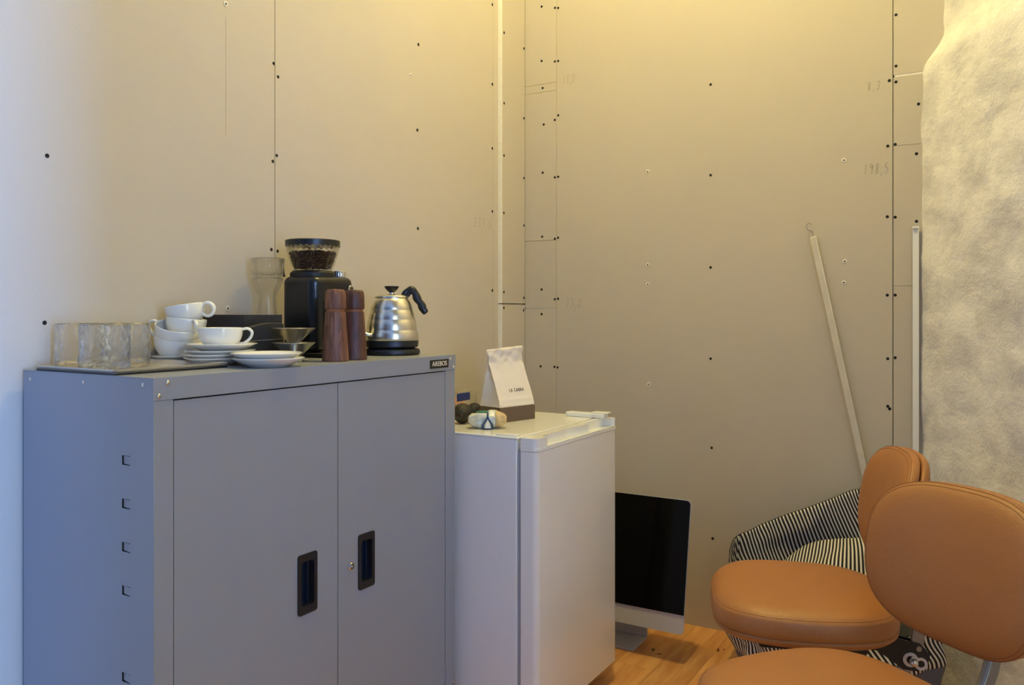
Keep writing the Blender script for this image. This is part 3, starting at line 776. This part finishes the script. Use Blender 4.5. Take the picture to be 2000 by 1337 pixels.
tag(kb, 'round black power base under the steel kettle', 'power base')

# ------------------------------------------------------------------ fridge
FX0, FX1, FYF, FYB, FT = 1.836, 2.338, 1.020, 1.60, .800
fr = thing('mini_fridge', 'white under-counter fridge beside the grey cabinet', 'fridge', (FX0, FYF, 0))
FW = FX1-FX0; FD = FYB-FYF
boxo('body', (.001, FW-.001, .062, FD, .035, FT-.0075), M['fridgeside'], fr, bevel=.002)
boxo('worktop', (-.001, FW+.001, .058, FD+.001, FT-.007, FT), M['fridge'], fr, bevel=.0025)
boxo('gasket', (.006, FW-.006, .050, .0615, .075, FT-.034), M['gasket'], fr)
bm = B()
def door_poly(inset=0): # rounded front corners
    p = [(0, .049)]; r = .016
    for k in range(7): a = PI+PI/2*k/6; p.append((r+r*math.cos(a), r+r*math.sin(a)))
    for k in range(7): a = -PI/2+PI/2*k/6; p.append((FW-r+r*math.cos(a), r+r*math.sin(a)))
    p.append((FW, .049)); return p
prism(bm, door_poly(), .067, FT-.0352)
fd = mesh_obj('door', bm, M['fridge'], fr, smooth=True, angle=40)
prism_b = prism(B(), door_poly(), .060, .0665); mesh_obj('door_bottom_cap', prism_b, M['fridge'], fd, smooth=True, angle=40)
cap = B()
dp = [(x-.0014 if x < FW/2 else x+.0014, y-.0018 if y < .04 else y) for x, y in door_poly()]
prism(cap, dp, FT-.034, FT-.026)
mesh_obj('door_top_cap', cap, M['fridge'], fd, smooth=True, angle=40)
# scooped grip: raised ends plus a wavy rear wall, low lip in front
w1 = [(.0, .049), (.0, .016)]
r = .016
for k in range(7): a = PI+PI/2*k/6; w1.append((r+r*math.cos(a), r+r*math.sin(a)-.0008))
w1 += [(.052, -.0008), (.0525, .008), (.056, .018), (.070, .022), (.120, .021), (.160, .020), (.195, .024), (.225, .026), (.260, .019), (.300, .015), (.330, .014), (.3305, .033), (.360, .034), (FW-.03, .034), (FW-.022, .030), (FW-.018, .018), (FW-.017, -.0008)]
for k in range(1, 7): a = -PI/2+PI/2*k/6; w1.append((FW-r+r*math.cos(a), r+r*math.sin(a)-.0008))
w1 += [(FW, .016), (FW, .049)]
mesh_obj('grip_scoop', prism(B(), w1, FT-.026, FT-.0005), M['fridge'], fd, smooth=True, angle=40)
boxo('grip_lip', (.050, FW-.016, -.0008, .0035, FT-.026, FT-.0225), M['fridge'], fd, bevel=.0012)
hg = boxo('hinge_cover', (FW-.052, FW-.018, .020, .150, FT+.0001, FT+.0145), M['fridge'], fr, bevel=.003)
boxo('hinge_tip', (FW-.050, FW-.020, .010, .060, FT+.0145, FT+.019), M['fridge'], fr, bevel=.0025)
boxo('hinge_plate', (.006, .028, .066, .130, FT+.0001, FT+.0040), M['fridge'], fr, bevel=.0012)
boxo('hinge_pin', (.010, .018, .052, .060, FT-.030, FT-.012), M['white'], fr, bevel=.002)
for x in (.04, FW-.04):
    for y in (.10, FD-.05):
        mesh_obj('foot', lathe(B(), [(0, 0), (.018, 0), (.018, .012), (.008, .014), (.008, .036), (0, .036)], 16, T((x, y, 0))), M['blackplastic'], fr, smooth=True)

# paper bag
def paper_bag():
    a = math.atan2(-.0352, .1416)
    t = thing('paper_bag', 'white paper bag with brown base and folded crumpled top', 'bag', (2.0444, 1.2578, FT+.0005), a)
    from mathutils import noise
    wdt, dep, ht = .146, .092, .212
    def pt(s, u, v):
        """s side 0 front 1 right 2 back 3 left; u 0..1; v 0..1 height"""
        k = max(0, (v-.16)/.84); kk = min(1, k/.78); d0 = .0435*kk**1.15; d1 = dep-.0435*kk
        x0, x1 = 0+.0*k, wdt-.004*k
        gus = .020*kk*math.sin(PI*u)
        if s == 0: p = Vector((x0+(x1-x0)*u, d0, v*ht))
        elif s == 1: p = Vector((x1-gus, d0+(d1-d0)*u, v*ht))
        elif s == 2: p = Vector((x1+(x0-x1)*u, d1, v*ht))
        else: p = Vector((x0+gus, d1+(d0-d1)*u, v*ht))
        lean = -.022*max(0, v-.35)**1.0; p.x += lean*(.6)
        if v > .9 : p.z += (u if s == 0 else (1-u if s == 2 else (1 if s == 1 else 0)))*.008*(v-.9)/.1
        cr = .0035*k*noise.noise(Vector((p.x*38, p.z*30, 3))) + .009*max(0, v-.66)/.34*noise.noise(Vector((p.x*60, p.z*55, 7)))
        p.y += cr
        if abs(v-.30) < .025 and s == 0: p.y -= .0022*(1-abs(v-.30)/.025)
        return p
    def shell(name, v0, v1, nv, m, off=0):
        bm = B(); rows = []
        for j in range(nv+1):
            v = v0+(v1-v0)*j/nv; row = []
            for s, nu in ((0, 22), (1, 10), (2, 22), (3, 10)):
                for i in range(nu): row.append(bm.verts.new(pt(s, i/nu, v)))
            rows.append(row)
        for a_, b_ in zip(rows[:-1], rows[1:]):
            for i in range(len(a_)):
                j = (i+1) % len(a_); bm.faces.new((a_[i], a_[j], b_[j], b_[i]))
        if v0 == 0: bm.faces.new(rows[0][::-1])
        o = mesh_obj(name, bm, m, t, smooth=True, angle=30)
        if v0 > 0:
            so = o.modifiers.new('s', 'SOLIDIFY'); so.thickness = .0006
        return o
    shell('bag_base', 0, .205, 4, M['brown']); shell('bag_paper', .205, 1, 36, M['paper'])
    tb = text_bm('LA CABRA', .0135, .0002, .0, 1.35)
    for v in tb.verts: v.co.x *= .78
    for v in tb.verts:
        q = pt(0, (.082+v.co.x)/(wdt-.001), (.090+v.co.y)/ht); v.co = Vector((q.x, q.y-.0010-v.co.z, q.z))
    mesh_obj('lettering', tb, M['ink'], t)
paper_bag()

# avocados
def avocado(loc, rot, label, sc=.82):
    prof = [(0, -.036)] + [((.0315+.004*math.sin(PI*k/16))*math.sin(PI*k/16)**.9, -.036*math.cos(PI*k/16)*(1 if k < 8 else 1.25)) for k in range(1, 16)] + [(0, .045)]
    t = thing('avocado', label, 'avocado', loc, 0, 'avocados on the fridge'); t.rotation_euler = rot; t.scale = (sc, sc, sc)
    mesh_obj('skin', lathe(B(), prof, 32), M['avocado'], t, smooth='all')
    mesh_obj('stem_end', lathe(B(), [(0, .0462), (.003, .046), (.0045, .044), (0, .043)], 12), M['beans'], t, smooth=True)
ax = math.atan2(-.5122, -.8589)
avocado((1.990, 1.3545, FT+.0290), (PI/2*1.05, 0, ax-PI/2+PI), 'front dark avocado next to the cabinet edge')
avocado((2.104, 1.388, FT+.0232), (PI/2, 0, ax+PI/2-.2), 'rear dark avocado half hidden behind the paper bag', .66)

# food box
fb = thing('food_container', 'clear plastic food box with blue clip lid behind the avocados', 'food box', (2.125, 1.515, FT))
cbm = B(); n = None; rings = []
for w_, d_, z in ((.20, .12, 0), (.212, .130, .056), (.212, .130, .060), (.208, .126, .060), (.206, .124, .056), (.194, .114, .003)):
    rings.append([cbm.verts.new((x, y, z)) for x, y in rrect(w_, d_, .02, 5)])
for a, b in zip(rings[:-1], rings[1:]):
    for i in range(len(a)): j = (i+1) % len(a); cbm.faces.new((a[i], a[j], b[j], b[i]))
cbm.faces.new(rings[0][::-1]); cbm.faces.new(rings[-1])
mesh_obj('box_body', cbm, M['clearplastic'], fb, smooth=True)
lm = prism(B(), rrect(.219, .137, .024, 6), .0605, .069); prism(lm, rrect(.196, .114, .016, 6), .069, .0735)
mesh_obj('lid', lm, M['clearplastic'], fb, bevel=.0015)
cl = boxo('clip', (-.034, .036, -.0735, -.0695, .047, .072), M['blueclip'], fb, bevel=.0018)
for x, y, z, s, lab in ((-.005, -.025, .022, .0225, 'pinkish food lump at the box middle, behind the blue clip'), (.046, -.020, .021, .020, 'pinkish food lump at the right end of the food box'), (-.055, -.01, .022, .021, 'pinkish food lump at the left end of the food box'), (.02, .025, .022, .021, 'pinkish food lump at the rear of the food box')):
    bm = B(); bmesh.ops.create_icosphere(bm, subdivisions=3, radius=s)
    from mathutils import noise
    for v in bm.verts:
        v.co *= 1+.22*noise.noise(v.co*60+Vector((x*99, 0, 0))); v.co.z *= .88
    o = mesh_obj('food_piece', bm, M['food'], None, smooth='all', loc=(2.125+x, 1.515+y, FT+z*1.35+.003)); tag(o, lab, 'food', 'food pieces in the plastic box')

# bread in a tied wrapper
br = thing('bread_bag', 'bagged bread with blue tie lying on the fridge front', 'bread', (1.940, 1.236, FT), math.atan2(-.8589, .5122))
def lump(name, x0, x1, m, amp, sc, grow=0.0, cond=None):
    from mathutils import noise
    bm = B(); rows = []
    N, S = 14, 28
    for i in range(N+1):
        x = x0+(x1-x0)*i/N; t = x/.054
        env = max(.12, (1-min(1, abs(t))**3.2))**.5
        row = []
        for k in range(S):
            a = 2*PI*k/S
            rr = 1+amp*noise.noise(Vector((x*sc, math.cos(a)*3.5, math.sin(a)*3.5)))
            row.append(bm.verts.new((x, (.030*env+grow)*rr*math.cos(a), .0245+(.0235*env+grow)*rr*math.sin(a)+.002*math.sin(x*60))))
        rows.append(row)
    for a, b in zip(rows[:-1], rows[1:]):
        for k in range(S): l = (k+1) % S; bm.faces.new((a[k], a[l], b[l], b[k]))
    bm.faces.new(rows[0]); bm.faces.new(rows[-1][::-1])
    for v in bm.verts: v.co.z = max(v.co.z, .0006)
    return mesh_obj(name, bm, m, br, smooth='all')
lump('wrapper', -.054, .022, M['wrap'], .30, 75)
lump('bread_end', .0225, .053, M['bread'], .30, 90)
mesh_obj('blue_tie', tube(B(), spline([(.0005, -.0345, .0025), (-.013, -.032, .004), (-.011, -.0345, .016), (-.001, -.031, .030), (.001, -.020, .0465), (.003, -.031, .030), (.012, -.0345, .017), (.014, -.032, .004), (.0005, -.0345, .0025)], 5), .0022, 8), M['bluetie'], br, smooth='all')
gb2 = B()
for i in range(9):
    pass
lump_g = lathe(B(), [(0, .004), (.008, .0035), (.013, .002), (.015, 0), (0, -.002)], 16, T((-.012, -.004, .0455)) @ Matrix.Diagonal((1.5, .9, 1, 1)))
mesh_obj('green_label', lump_g, M['wrapgreen'], br, smooth='all')
tri = prism(B(), [(-.008, .004), (.010, .004), (.0065, .018), (.001, .029), (-.0045, .018)], -.0355, -.0330, R(90, 'X') @ Matrix.Diagonal((1, 1, -1, 1)))
mesh_obj('white_label', tri, M['white'], br, bevel=.001)

# ------------------------------------------------------------------ desktop computer on the floor
im = thing('desktop_computer', 'slim all-in-one computer with black screen standing on floor behind the fridge', 'computer', (2.52, 1.137, 0))
tl = T((0, 0, .0987)) @ R(11, 'Y')
SW, SH = .528, .419
bm = prism(B(), rrect(SW, SH, .014, 5, 0, SH/2), -.004, 0, tl @ Matrix(((0,0,-1,0),(1,0,0,0),(0,1,0,0),(0,0,0,1))) @ T((0,0,-.004)))
mesh_obj('housing', bm, M['alu'], im, smooth=True, angle=40)
mm = tl @ Matrix(((0,0,-1,0),(1,0,0,0),(0,1,0,0),(0,0,0,1)))
def rr_top(w, z0, z1, r):   # rounded only at top
    p = [(-w/2, z0), (w/2, z0)]
    for k in range(6): a = PI/2*k/5; p.append((w/2-r+r*math.cos(a), z1-r+r*math.sin(a)))
    for k in range(6): a = PI/2+PI/2*k/5; p.append((-w/2+r+r*math.cos(a), z1-r+r*math.sin(a)))
    return p
mesh_obj('screen', prism(B(), rr_top(SW-.003, .0600, SH-.0015, .013), -.0035, .0004, mm), M['screen'], im, smooth=True, angle=40)
bk = B(); rings = []
for s, d in ((1.0, -.008), (.95, -.014), (.80, -.026), (.55, -.037), (.25, -.043)):
    rings.append([bk.verts.new(mm @ Vector((x*s, SH*.5+(y-SH*.5)*s, d))) for x, y in rrect(SW, SH, .014, 5, 0, SH/2)])
for a, b in zip(rings[:-1], rings[1:]):
    for i in range(len(a)): j = (i+1) % len(a); bk.faces.new((a[i], a[j], b[j], b[i]))
bk.faces.new(rings[-1]); mesh_obj('rear_shell', bk, M['alu'], im, smooth='all')
st = B()
pts = [(.105, .30), (.130, .16), (.150, .05), (.152, .012), (.140, .004), (.03, .002)]
for a, b in zip(pts[:-1], pts[1:]):
    pass
path = spline([(x, 0, z) for x, z in pts], 5); rows = []
for i, p in enumerate(path):
    tng = (path[min(i+1, len(path)-1)]-path[max(i-1, 0)]).normalized(); nn = Vector((-tng.z, 0, tng.x))*.004
    rows.append([st.verts.new(q) for q in (p+nn+Vector((0,-.085,0)), p+nn+Vector((0,.085,0)), p-nn+Vector((0,.085,0)), p-nn+Vector((0,-.085,0)))])
for a, b in zip(rows[:-1], rows[1:]):
    for k in range(4): l = (k+1) % 4; st.faces.new((a[k], a[l], b[l], b[k]))
st.faces.new(rows[0]); st.faces.new(rows[-1][::-1])
for v in st.verts: v.co.z = max(v.co.z, 0)
mesh_obj('stand', st, M['alu'], im, bevel=.001)

# ------------------------------------------------------------------ leaning stick and trim profile
def frame_between(a, b):
    a, b = Vector(a), Vector(b); z = (b-a); L = z.length; z.normalize()
    x = Vector((0, 1, 0)); x = (x-z*x.dot(z)).normalized(); y = z.cross(x)
    m = Matrix((x, y, z)).transposed().to_4x4(); m.translation = a; return m, L
stk = thing('leaning_stick', 'thin whitewashed wooden pole with wire hook leaning on back wall', 'pole', (2.838, .256, 0))
m4, L = frame_between((0, 0, .006), (2.862-2.838, .5425-.256, 1.373))
mesh_obj('pole', box(B(), -.0105, .0105, -.008, .008, 0, L, m4), M['stick'], stk, bevel=.003)
hk = [(0, 0, L-.005), (0, 0, L+.018), (.006, 0, L+.023), (.014, 0, L+.027), (.017, 0, L+.036), (.013, 0, L+.045), (.004, 0, L+.047), (-.004, 0, L+.041)]
hk = [(x*.85, y, z) for x, y, z in hk]
mesh_obj('hook', tube(B(), [m4 @ p for p in spline(hk, 5)], .0012, 8), M['darksteel'], stk, smooth='all')
tp_ = thing('trim_profile', 'narrow white edge profile standing upright in the wall corner', 'profile', (2.866, .236, 0))
b1 = box(B(), -.0015, .0015, -.009, .009, 0, 1.385); mesh_obj('web', b1, M['whitetrim'], tp_)
mesh_obj('flange', box(B(), -.008, -.0015, -.009, -.0065, 0, 1.385), M['whitetrim'], tp_)
mesh_obj('end_cap', box(B(), -.009, .002, -.0095, .0095, 1.385, 1.391), M['whitetrim'], tp_)

# ------------------------------------------------------------------ striped bag
def striped_bag():
    from mathutils import noise
    t = thing('striped_bag', 'large slouching black and white striped cloth bag with grey base behind the chairs', 'bag', (2.58, .47, 0))
    O = Vector((2.58, .47, 0))
    rim = [(2.735, .752, .386), (2.755, .63, .452), (2.76, .50, .515), (2.742, .385, .575), (2.70, .315, .555), (2.64, .255, .44), (2.50, .155, .315), (2.46, .150, .285), (2.37, .25, .27), (2.33, .40, .285), (2.37, .56, .30), (2.46, .68, .315), (2.56, .735, .32), (2.66, .765, .355)]
    bot = [(2.67, .69, 0), (2.69, .61, 0), (2.70, .52, 0), (2.69, .42, 0), (2.66, .34, 0), (2.62, .28, 0), (2.53, .235, 0), (2.48, .235, 0), (2.43, .30, 0), (2.41, .40, 0), (2.43, .53, 0), (2.49, .63, 0), (2.55, .67, 0), (2.61, .70, 0)]
    def loop(ps, n):
        P = [Vector(p) for p in ps]; K = len(P); out = []
        for i in range(K):
            p0, p1, p2, p3 = P[i-1], P[i], P[(i+1) % K], P[(i+2) % K]
            for k in range(n):
                q = k/n; out.append(.5*((2*p1)+(p2-p0)*q+(2*p0-5*p1+4*p2-p3)*q*q+(3*p1-p0-3*p2+p3)*q**3))
        return out
    A, Z = loop(rim, 10), loop(bot, 10); N = len(A)
    arc = [0]
    for i in range(N): arc.append(arc[-1]+((A[(i+1) % N]-A[i]).length+(Z[(i+1) % N]-Z[i]).length)/2)
    def pt(i, v):
        i0 = i % N; a, z = A[i0], Z[i0]; p = z.lerp(a, v)
        bul = math.sin(PI*v); cdir = Vector((p.x-2.585, p.y-.47, 0))
        if cdir.length: cdir.normalize()
        p += cdir*(.035*bul)
        f = .016*bul+.008*v
        p += cdir*f*noise.noise(Vector((a.x*9, a.y*9, v*5)))*1.3 + cdir*.006*noise.noise(Vector((a.x*24, a.y*24, v*7)))
        return p
    def shell(name, v0, v1, nv, m, flat=False):
        bm = B(); uv = bm.loops.layers.uv.new('UVMap'); rows = []
        for j in range(nv+1):
            row = []
            for i in range(N):
                sp_ = .34+.30*min(1, max(0, (.42-A[i].y)/.2)) if A[i].x < 2.66 else .45
                a_, b_ = (0, sp_) if v0 == 0 else (sp_, 1)
                v = a_+(b_-a_)*j/nv
                row.append((bm.verts.new(pt(i, v)-O), v*A[i].z))
            rows.append(row)
        for j in range(nv):
            for i in range(N):
                k = (i+1) % N
                q = ((rows[j][i], arc[i]), (rows[j][k], arc[i+1]), (rows[j+1][k], arc[i+1]), (rows[j+1][i], arc[i]))
                f = bm.faces.new([x[0][0] for x in q])
                sh = .42*max(-1, min(1, (A[i].x-2.62)/.10))
                for l, x in zip(f.loops, q): l[uv].uv = (x[1]+x[0][1]*sh, x[0][1])
        if v0 == 0: bm.faces.new([r[0] for r in rows[0]][::-1])
        o = mesh_obj(name, bm, m, t, smooth='all')
        so = o.modifiers.new('s', 'SOLIDIFY'); so.thickness = .002; so.offset = -1
        return o
    shell('bag_base', 0, .58, 12, M['greycloth']); shell('bag_cloth', .58, 1, 22, M['stripe'])
    # inner fold hanging across the opening
    bm = B(); uv = bm.loops.layers.uv.new('UVMap'); rows = []
    e0 = [Vector(p) for p in ((2.70, .63, .30), (2.69, .53, .385), (2.68, .43, .440), (2.69, .34, .455))]
    e1 = [Vector(p) for p in ((2.44, .60, .20), (2.43, .50, .24), (2.44, .38, .25), (2.52, .25, .22))]
    E0, E1 = spline(e0, 8), spline(e1, 8)
    for j in range(13):
        v = j/12
        rows.append([(bm.verts.new(p.lerp(q, v)+Vector((0, 0, .03*math.sin(PI*v)+.012*math.sin(v*9+i*.25)))-O), i) for i, (p, q) in enumerate(zip(E0, E1))])
    for j in range(12):
        for i in range(len(E0)-1):
            q = ((rows[j][i], i, j), (rows[j][i+1], i+1, j), (rows[j+1][i+1], i+1, j+1), (rows[j+1][i], i, j+1))
            f = bm.faces.new([x[0][0] for x in q])
            for l, x in zip(f.loops, q): l[uv].uv = (x[1]*.0145+x[2]*.002, x[2]*.02)
    o = mesh_obj('inner_fold', bm, M['stripe'], t, smooth='all')
    so = o.modifiers.new('s', 'SOLIDIFY'); so.thickness = .002
    # hem seam along the rim and strap stub
    mesh_obj('hem', tube(B(), [pt(i, 1.0)-O for i in range(N)], .0016, 6, True), M['stripe'], t, smooth='all')
    mesh_obj('strap', tube(B(), [Vector(p)-O for p in spline([(2.74, .385, .56), (2.737, .375, .588), (2.73, .362, .602), (2.72, .345, .585)], 5)], .006, 8, flat=.002), M['stripe'], t, smooth='all')
striped_bag()

# ------------------------------------------------------------------ leather chairs
def pad(outline, rings, fmap):
    """outline [(a,b)], rings [(t, inset)] from one face to the other; fmap(t,a,b)->xyz"""
    bm = B(); rows = []
    for t, ins in rings:
        row = []
        for a, b in outline:
            L = math.hypot(a, b); k = max(0, 1-ins/L)
            row.append(bm.verts.new(fmap(t, a*k, b*k)))
        rows.append(row)
    n = len(outline)
    for a, b in zip(rows[:-1], rows[1:]):
        for i in range(n): j = (i+1) % n; bm.faces.new((a[i], a[j], b[j], b[i]))
    bm.faces.new(rows[0][::-1]); bm.faces.new(rows[-1])
    return bm
def superell(ha, hb, e, n=72, f=None):
    out = []
    for k in range(n):
        q = 2*PI*k/n; c, s = math.cos(q), math.sin(q)
        a = ha*math.copysign(abs(c)**(2/e), c); b = hb*math.copysign(abs(s)**(2/e), s)
        if f: a, b = f(a, b)
        out.append((a, b))
    return out
def chair(loc, heading, label, seat_h=.490, back=-.262):
    t = thing('leather_chair', label, 'chair', loc, math.radians(heading), 'tan leather swivel chairs')
    so = superell(.205, .215, 3.0, f=lambda a, b: (a, b*(1-.07*(-a/.205) if a < 0 else 1)))
    def smap(tt, a, b):
        edge = max(0, (a-.12)/.085)
        return (a, b, seat_h-.088+tt-.010*edge*edge - .004*(1 if False else 0))
    rings = [(0, .10), (0, .030), (.004, .012), (.012, .003), (.0195, .001), (.0215, .0045), (.0235, .001), (.034, 0), (.058, .001), (.0640, .004), (.0655, .0075), (.0680, .0095), (.0735, .018), (.079, .034), (.083, .06), (.0855, .10), (.087, .15), (.087, .19)]
    s = mesh_obj('seat', pad(so, rings, smap), M['leather'], t, smooth='all')
    def seam(rr, out, mp, tt, ins, name, parent):
        P = []
        for a, b in out:
            L = math.hypot(a, b); k = 1-ins/L; P.append(mp(tt, a*k, b*k))
        mesh_obj(name, tube(B(), P, rr, 6, True), M['leatherseam'], parent, smooth='all')
    seam(.0008, so, smap, .0655, .0070, 'seam', s); seam(.0009, so, smap, .0215, .0042, 'seam', s)
    # backrest
    bo_ = superell(.182, .142, 3.0, f=lambda a, b: (a*(1-.05*(-b/.138) if b < 0 else 1), b))
    tb = math.radians(9)
    def bmap(tt, a, b):
        x = tt+.75*a*a - .35*b*b
        return (back + x*math.cos(tb) - b*math.sin(tb), a, .664 + b*math.cos(tb) + x*math.sin(tb)*.3)
    fr_r = [(.0015, .06), (.0015, .008), (.003, .002), (.008, 0), (.020, 0), (.0245, .003), (.026, .006), (.028, .0085), (.033, .018), (.037, .034), (.0395, .06), (.041, .10), (.0415, .128)]
    bk_r = [(-.030, .128), (-.0295, .10), (-.028, .06), (-.025, .030), (-.020, .012), (-.013, .003), (-.006, .001), (-.002, .004), (-.0005, .008), (-.0005, .06)]
    f = mesh_obj('backrest', pad(bo_, fr_r, bmap), M['leather'], t, smooth='all')
    seam(.0007, bo_, bmap, .0265, .0065, 'seam', f)
    seam(.0006, bo_, bmap, .0215, .0005, 'seam', f)
    bk_ = mesh_obj('backrest_shell', pad(bo_, bk_r, bmap), M['leather'], t, smooth='all')
    # bar from under the seat to the backrest
    path = spline([(-.205, 0, .262), (-.250, 0, .335), (back-.046, 0, .415), (back-.085, 0, .500), (back-.083, 0, .60), (back-.056, 0, .650), (back-.032, 0, .68)], 6)
    bb_ = B(); rows = []
    for i, p in enumerate(path):
        tg = (path[min(i+1, len(path)-1)]-path[max(i-1, 0)]).normalized(); nn = Vector((-tg.z, 0, tg.x))*.0145
        y = Vector((0, .009, 0))
        rows.append([bb_.verts.new(q) for q in (p+nn+y, p-nn+y, p-nn-y, p+nn-y)])
    for a, b in zip(rows[:-1], rows[1:]):
        for k in range(4): l = (k+1) % 4; bb_.faces.new((a[k], a[l], b[l], b[k]))
    bb_.faces.new(rows[0]); bb_.faces.new(rows[-1][::-1])
    mesh_obj('back_bar', bb_, M['darksteel'], t, bevel=.005, segs=3)
    # bracket with adjusting knob
    bp_ = B()
    pl = [(-.13, .372), (-.215, .372), (-.262, .362), (-.282, .340), (-.278, .315), (-.255, .300), (-.225, .302), (-.17, .340), (-.13, .350)]
    for y0_, y1_ in ((.0095, .0135), (-.0135, -.0095)):
        prism(bp_, pl, -y1_, -y0_, R(90, 'X'))
    mesh_obj('bracket', bp_, M['blackplastic'], t)
    for sgn in (1, -1):
        def rnd_(px, pz, prof): return lathe(B(), prof, 24, T((px, .0135*sgn, pz)) @ R(-90*sgn, 'X'))
        mesh_obj('washer', rnd_(-.240, .326, [(.009, 0), (.0165, 0), (.0165, .0025), (.009, .0025)]), M['alu'], t, smooth=True)
        mesh_obj('washer', rnd_(-.262, .318, [(.008, 0), (.0145, 0), (.0145, .002), (.008, .002)]), M['alu'], t, smooth=True)
        mesh_obj('bolt', rnd_(-.258, .352, [(0, .003), (.006, .003), (.007, 0), (0, 0)]), M['darksteel'], t, smooth=True)
        mesh_obj('knob', rnd_(-.244, .325, [(0, .024), (.004, .0235), (.0075, .021), (.0085, .016), (.0085, .002), (0, .002)]), M['steel'], t, smooth=True)
    # mechanism, column, star base
    boxo('mechanism', (-.14, .10, -.06, .06, .345, .381), M['blackplastic'], t, bevel=.006)
    mesh_obj('column', lathe(B(), [(0, .08), (.025, .08), (.025, .22), (.016, .22), (.016, .346), (0, .346)], 24), M['chrome'], t, smooth=True)
    mesh_obj('hub', lathe(B(), [(0, .065), (.035, .065), (.04, .075), (.04, .105), (.03, .125), (0, .125)], 24), M['blackplastic'], t, smooth=True)
    for k in range(5):
        a = 2*PI*k/5+.3; ca, sa = math.cos(a), math.sin(a)
        lg_ = mesh_obj('base_leg', tube(B(), [(ca*.03, sa*.03, .095), (ca*.15, sa*.15, .085), (ca*.235, sa*.235, .068)], [.018, .016, .012], 10), M['darksteel'], t, smooth='all')
        wb_ = lathe(B(), [(0, -.011), (.024, -.011), (.0255, -.008), (.0255, .008), (.024, .011), (0, .011)], 20, T((ca*.24, sa*.24, .0256)) @ Matrix.Rotation(a, 4, 'Z') @ R(90, 'X'))
        mesh_obj('caster', wb_, M['rubber'], lg_, smooth=True)
    return t
chair((2.026, .414, 0), 110, 'far tan leather swivel chair beside the striped bag', back=-.220)
chair((1.474, .240, 0), 143, 'near tan leather swivel chair cut off at the lower right', back=-.290)
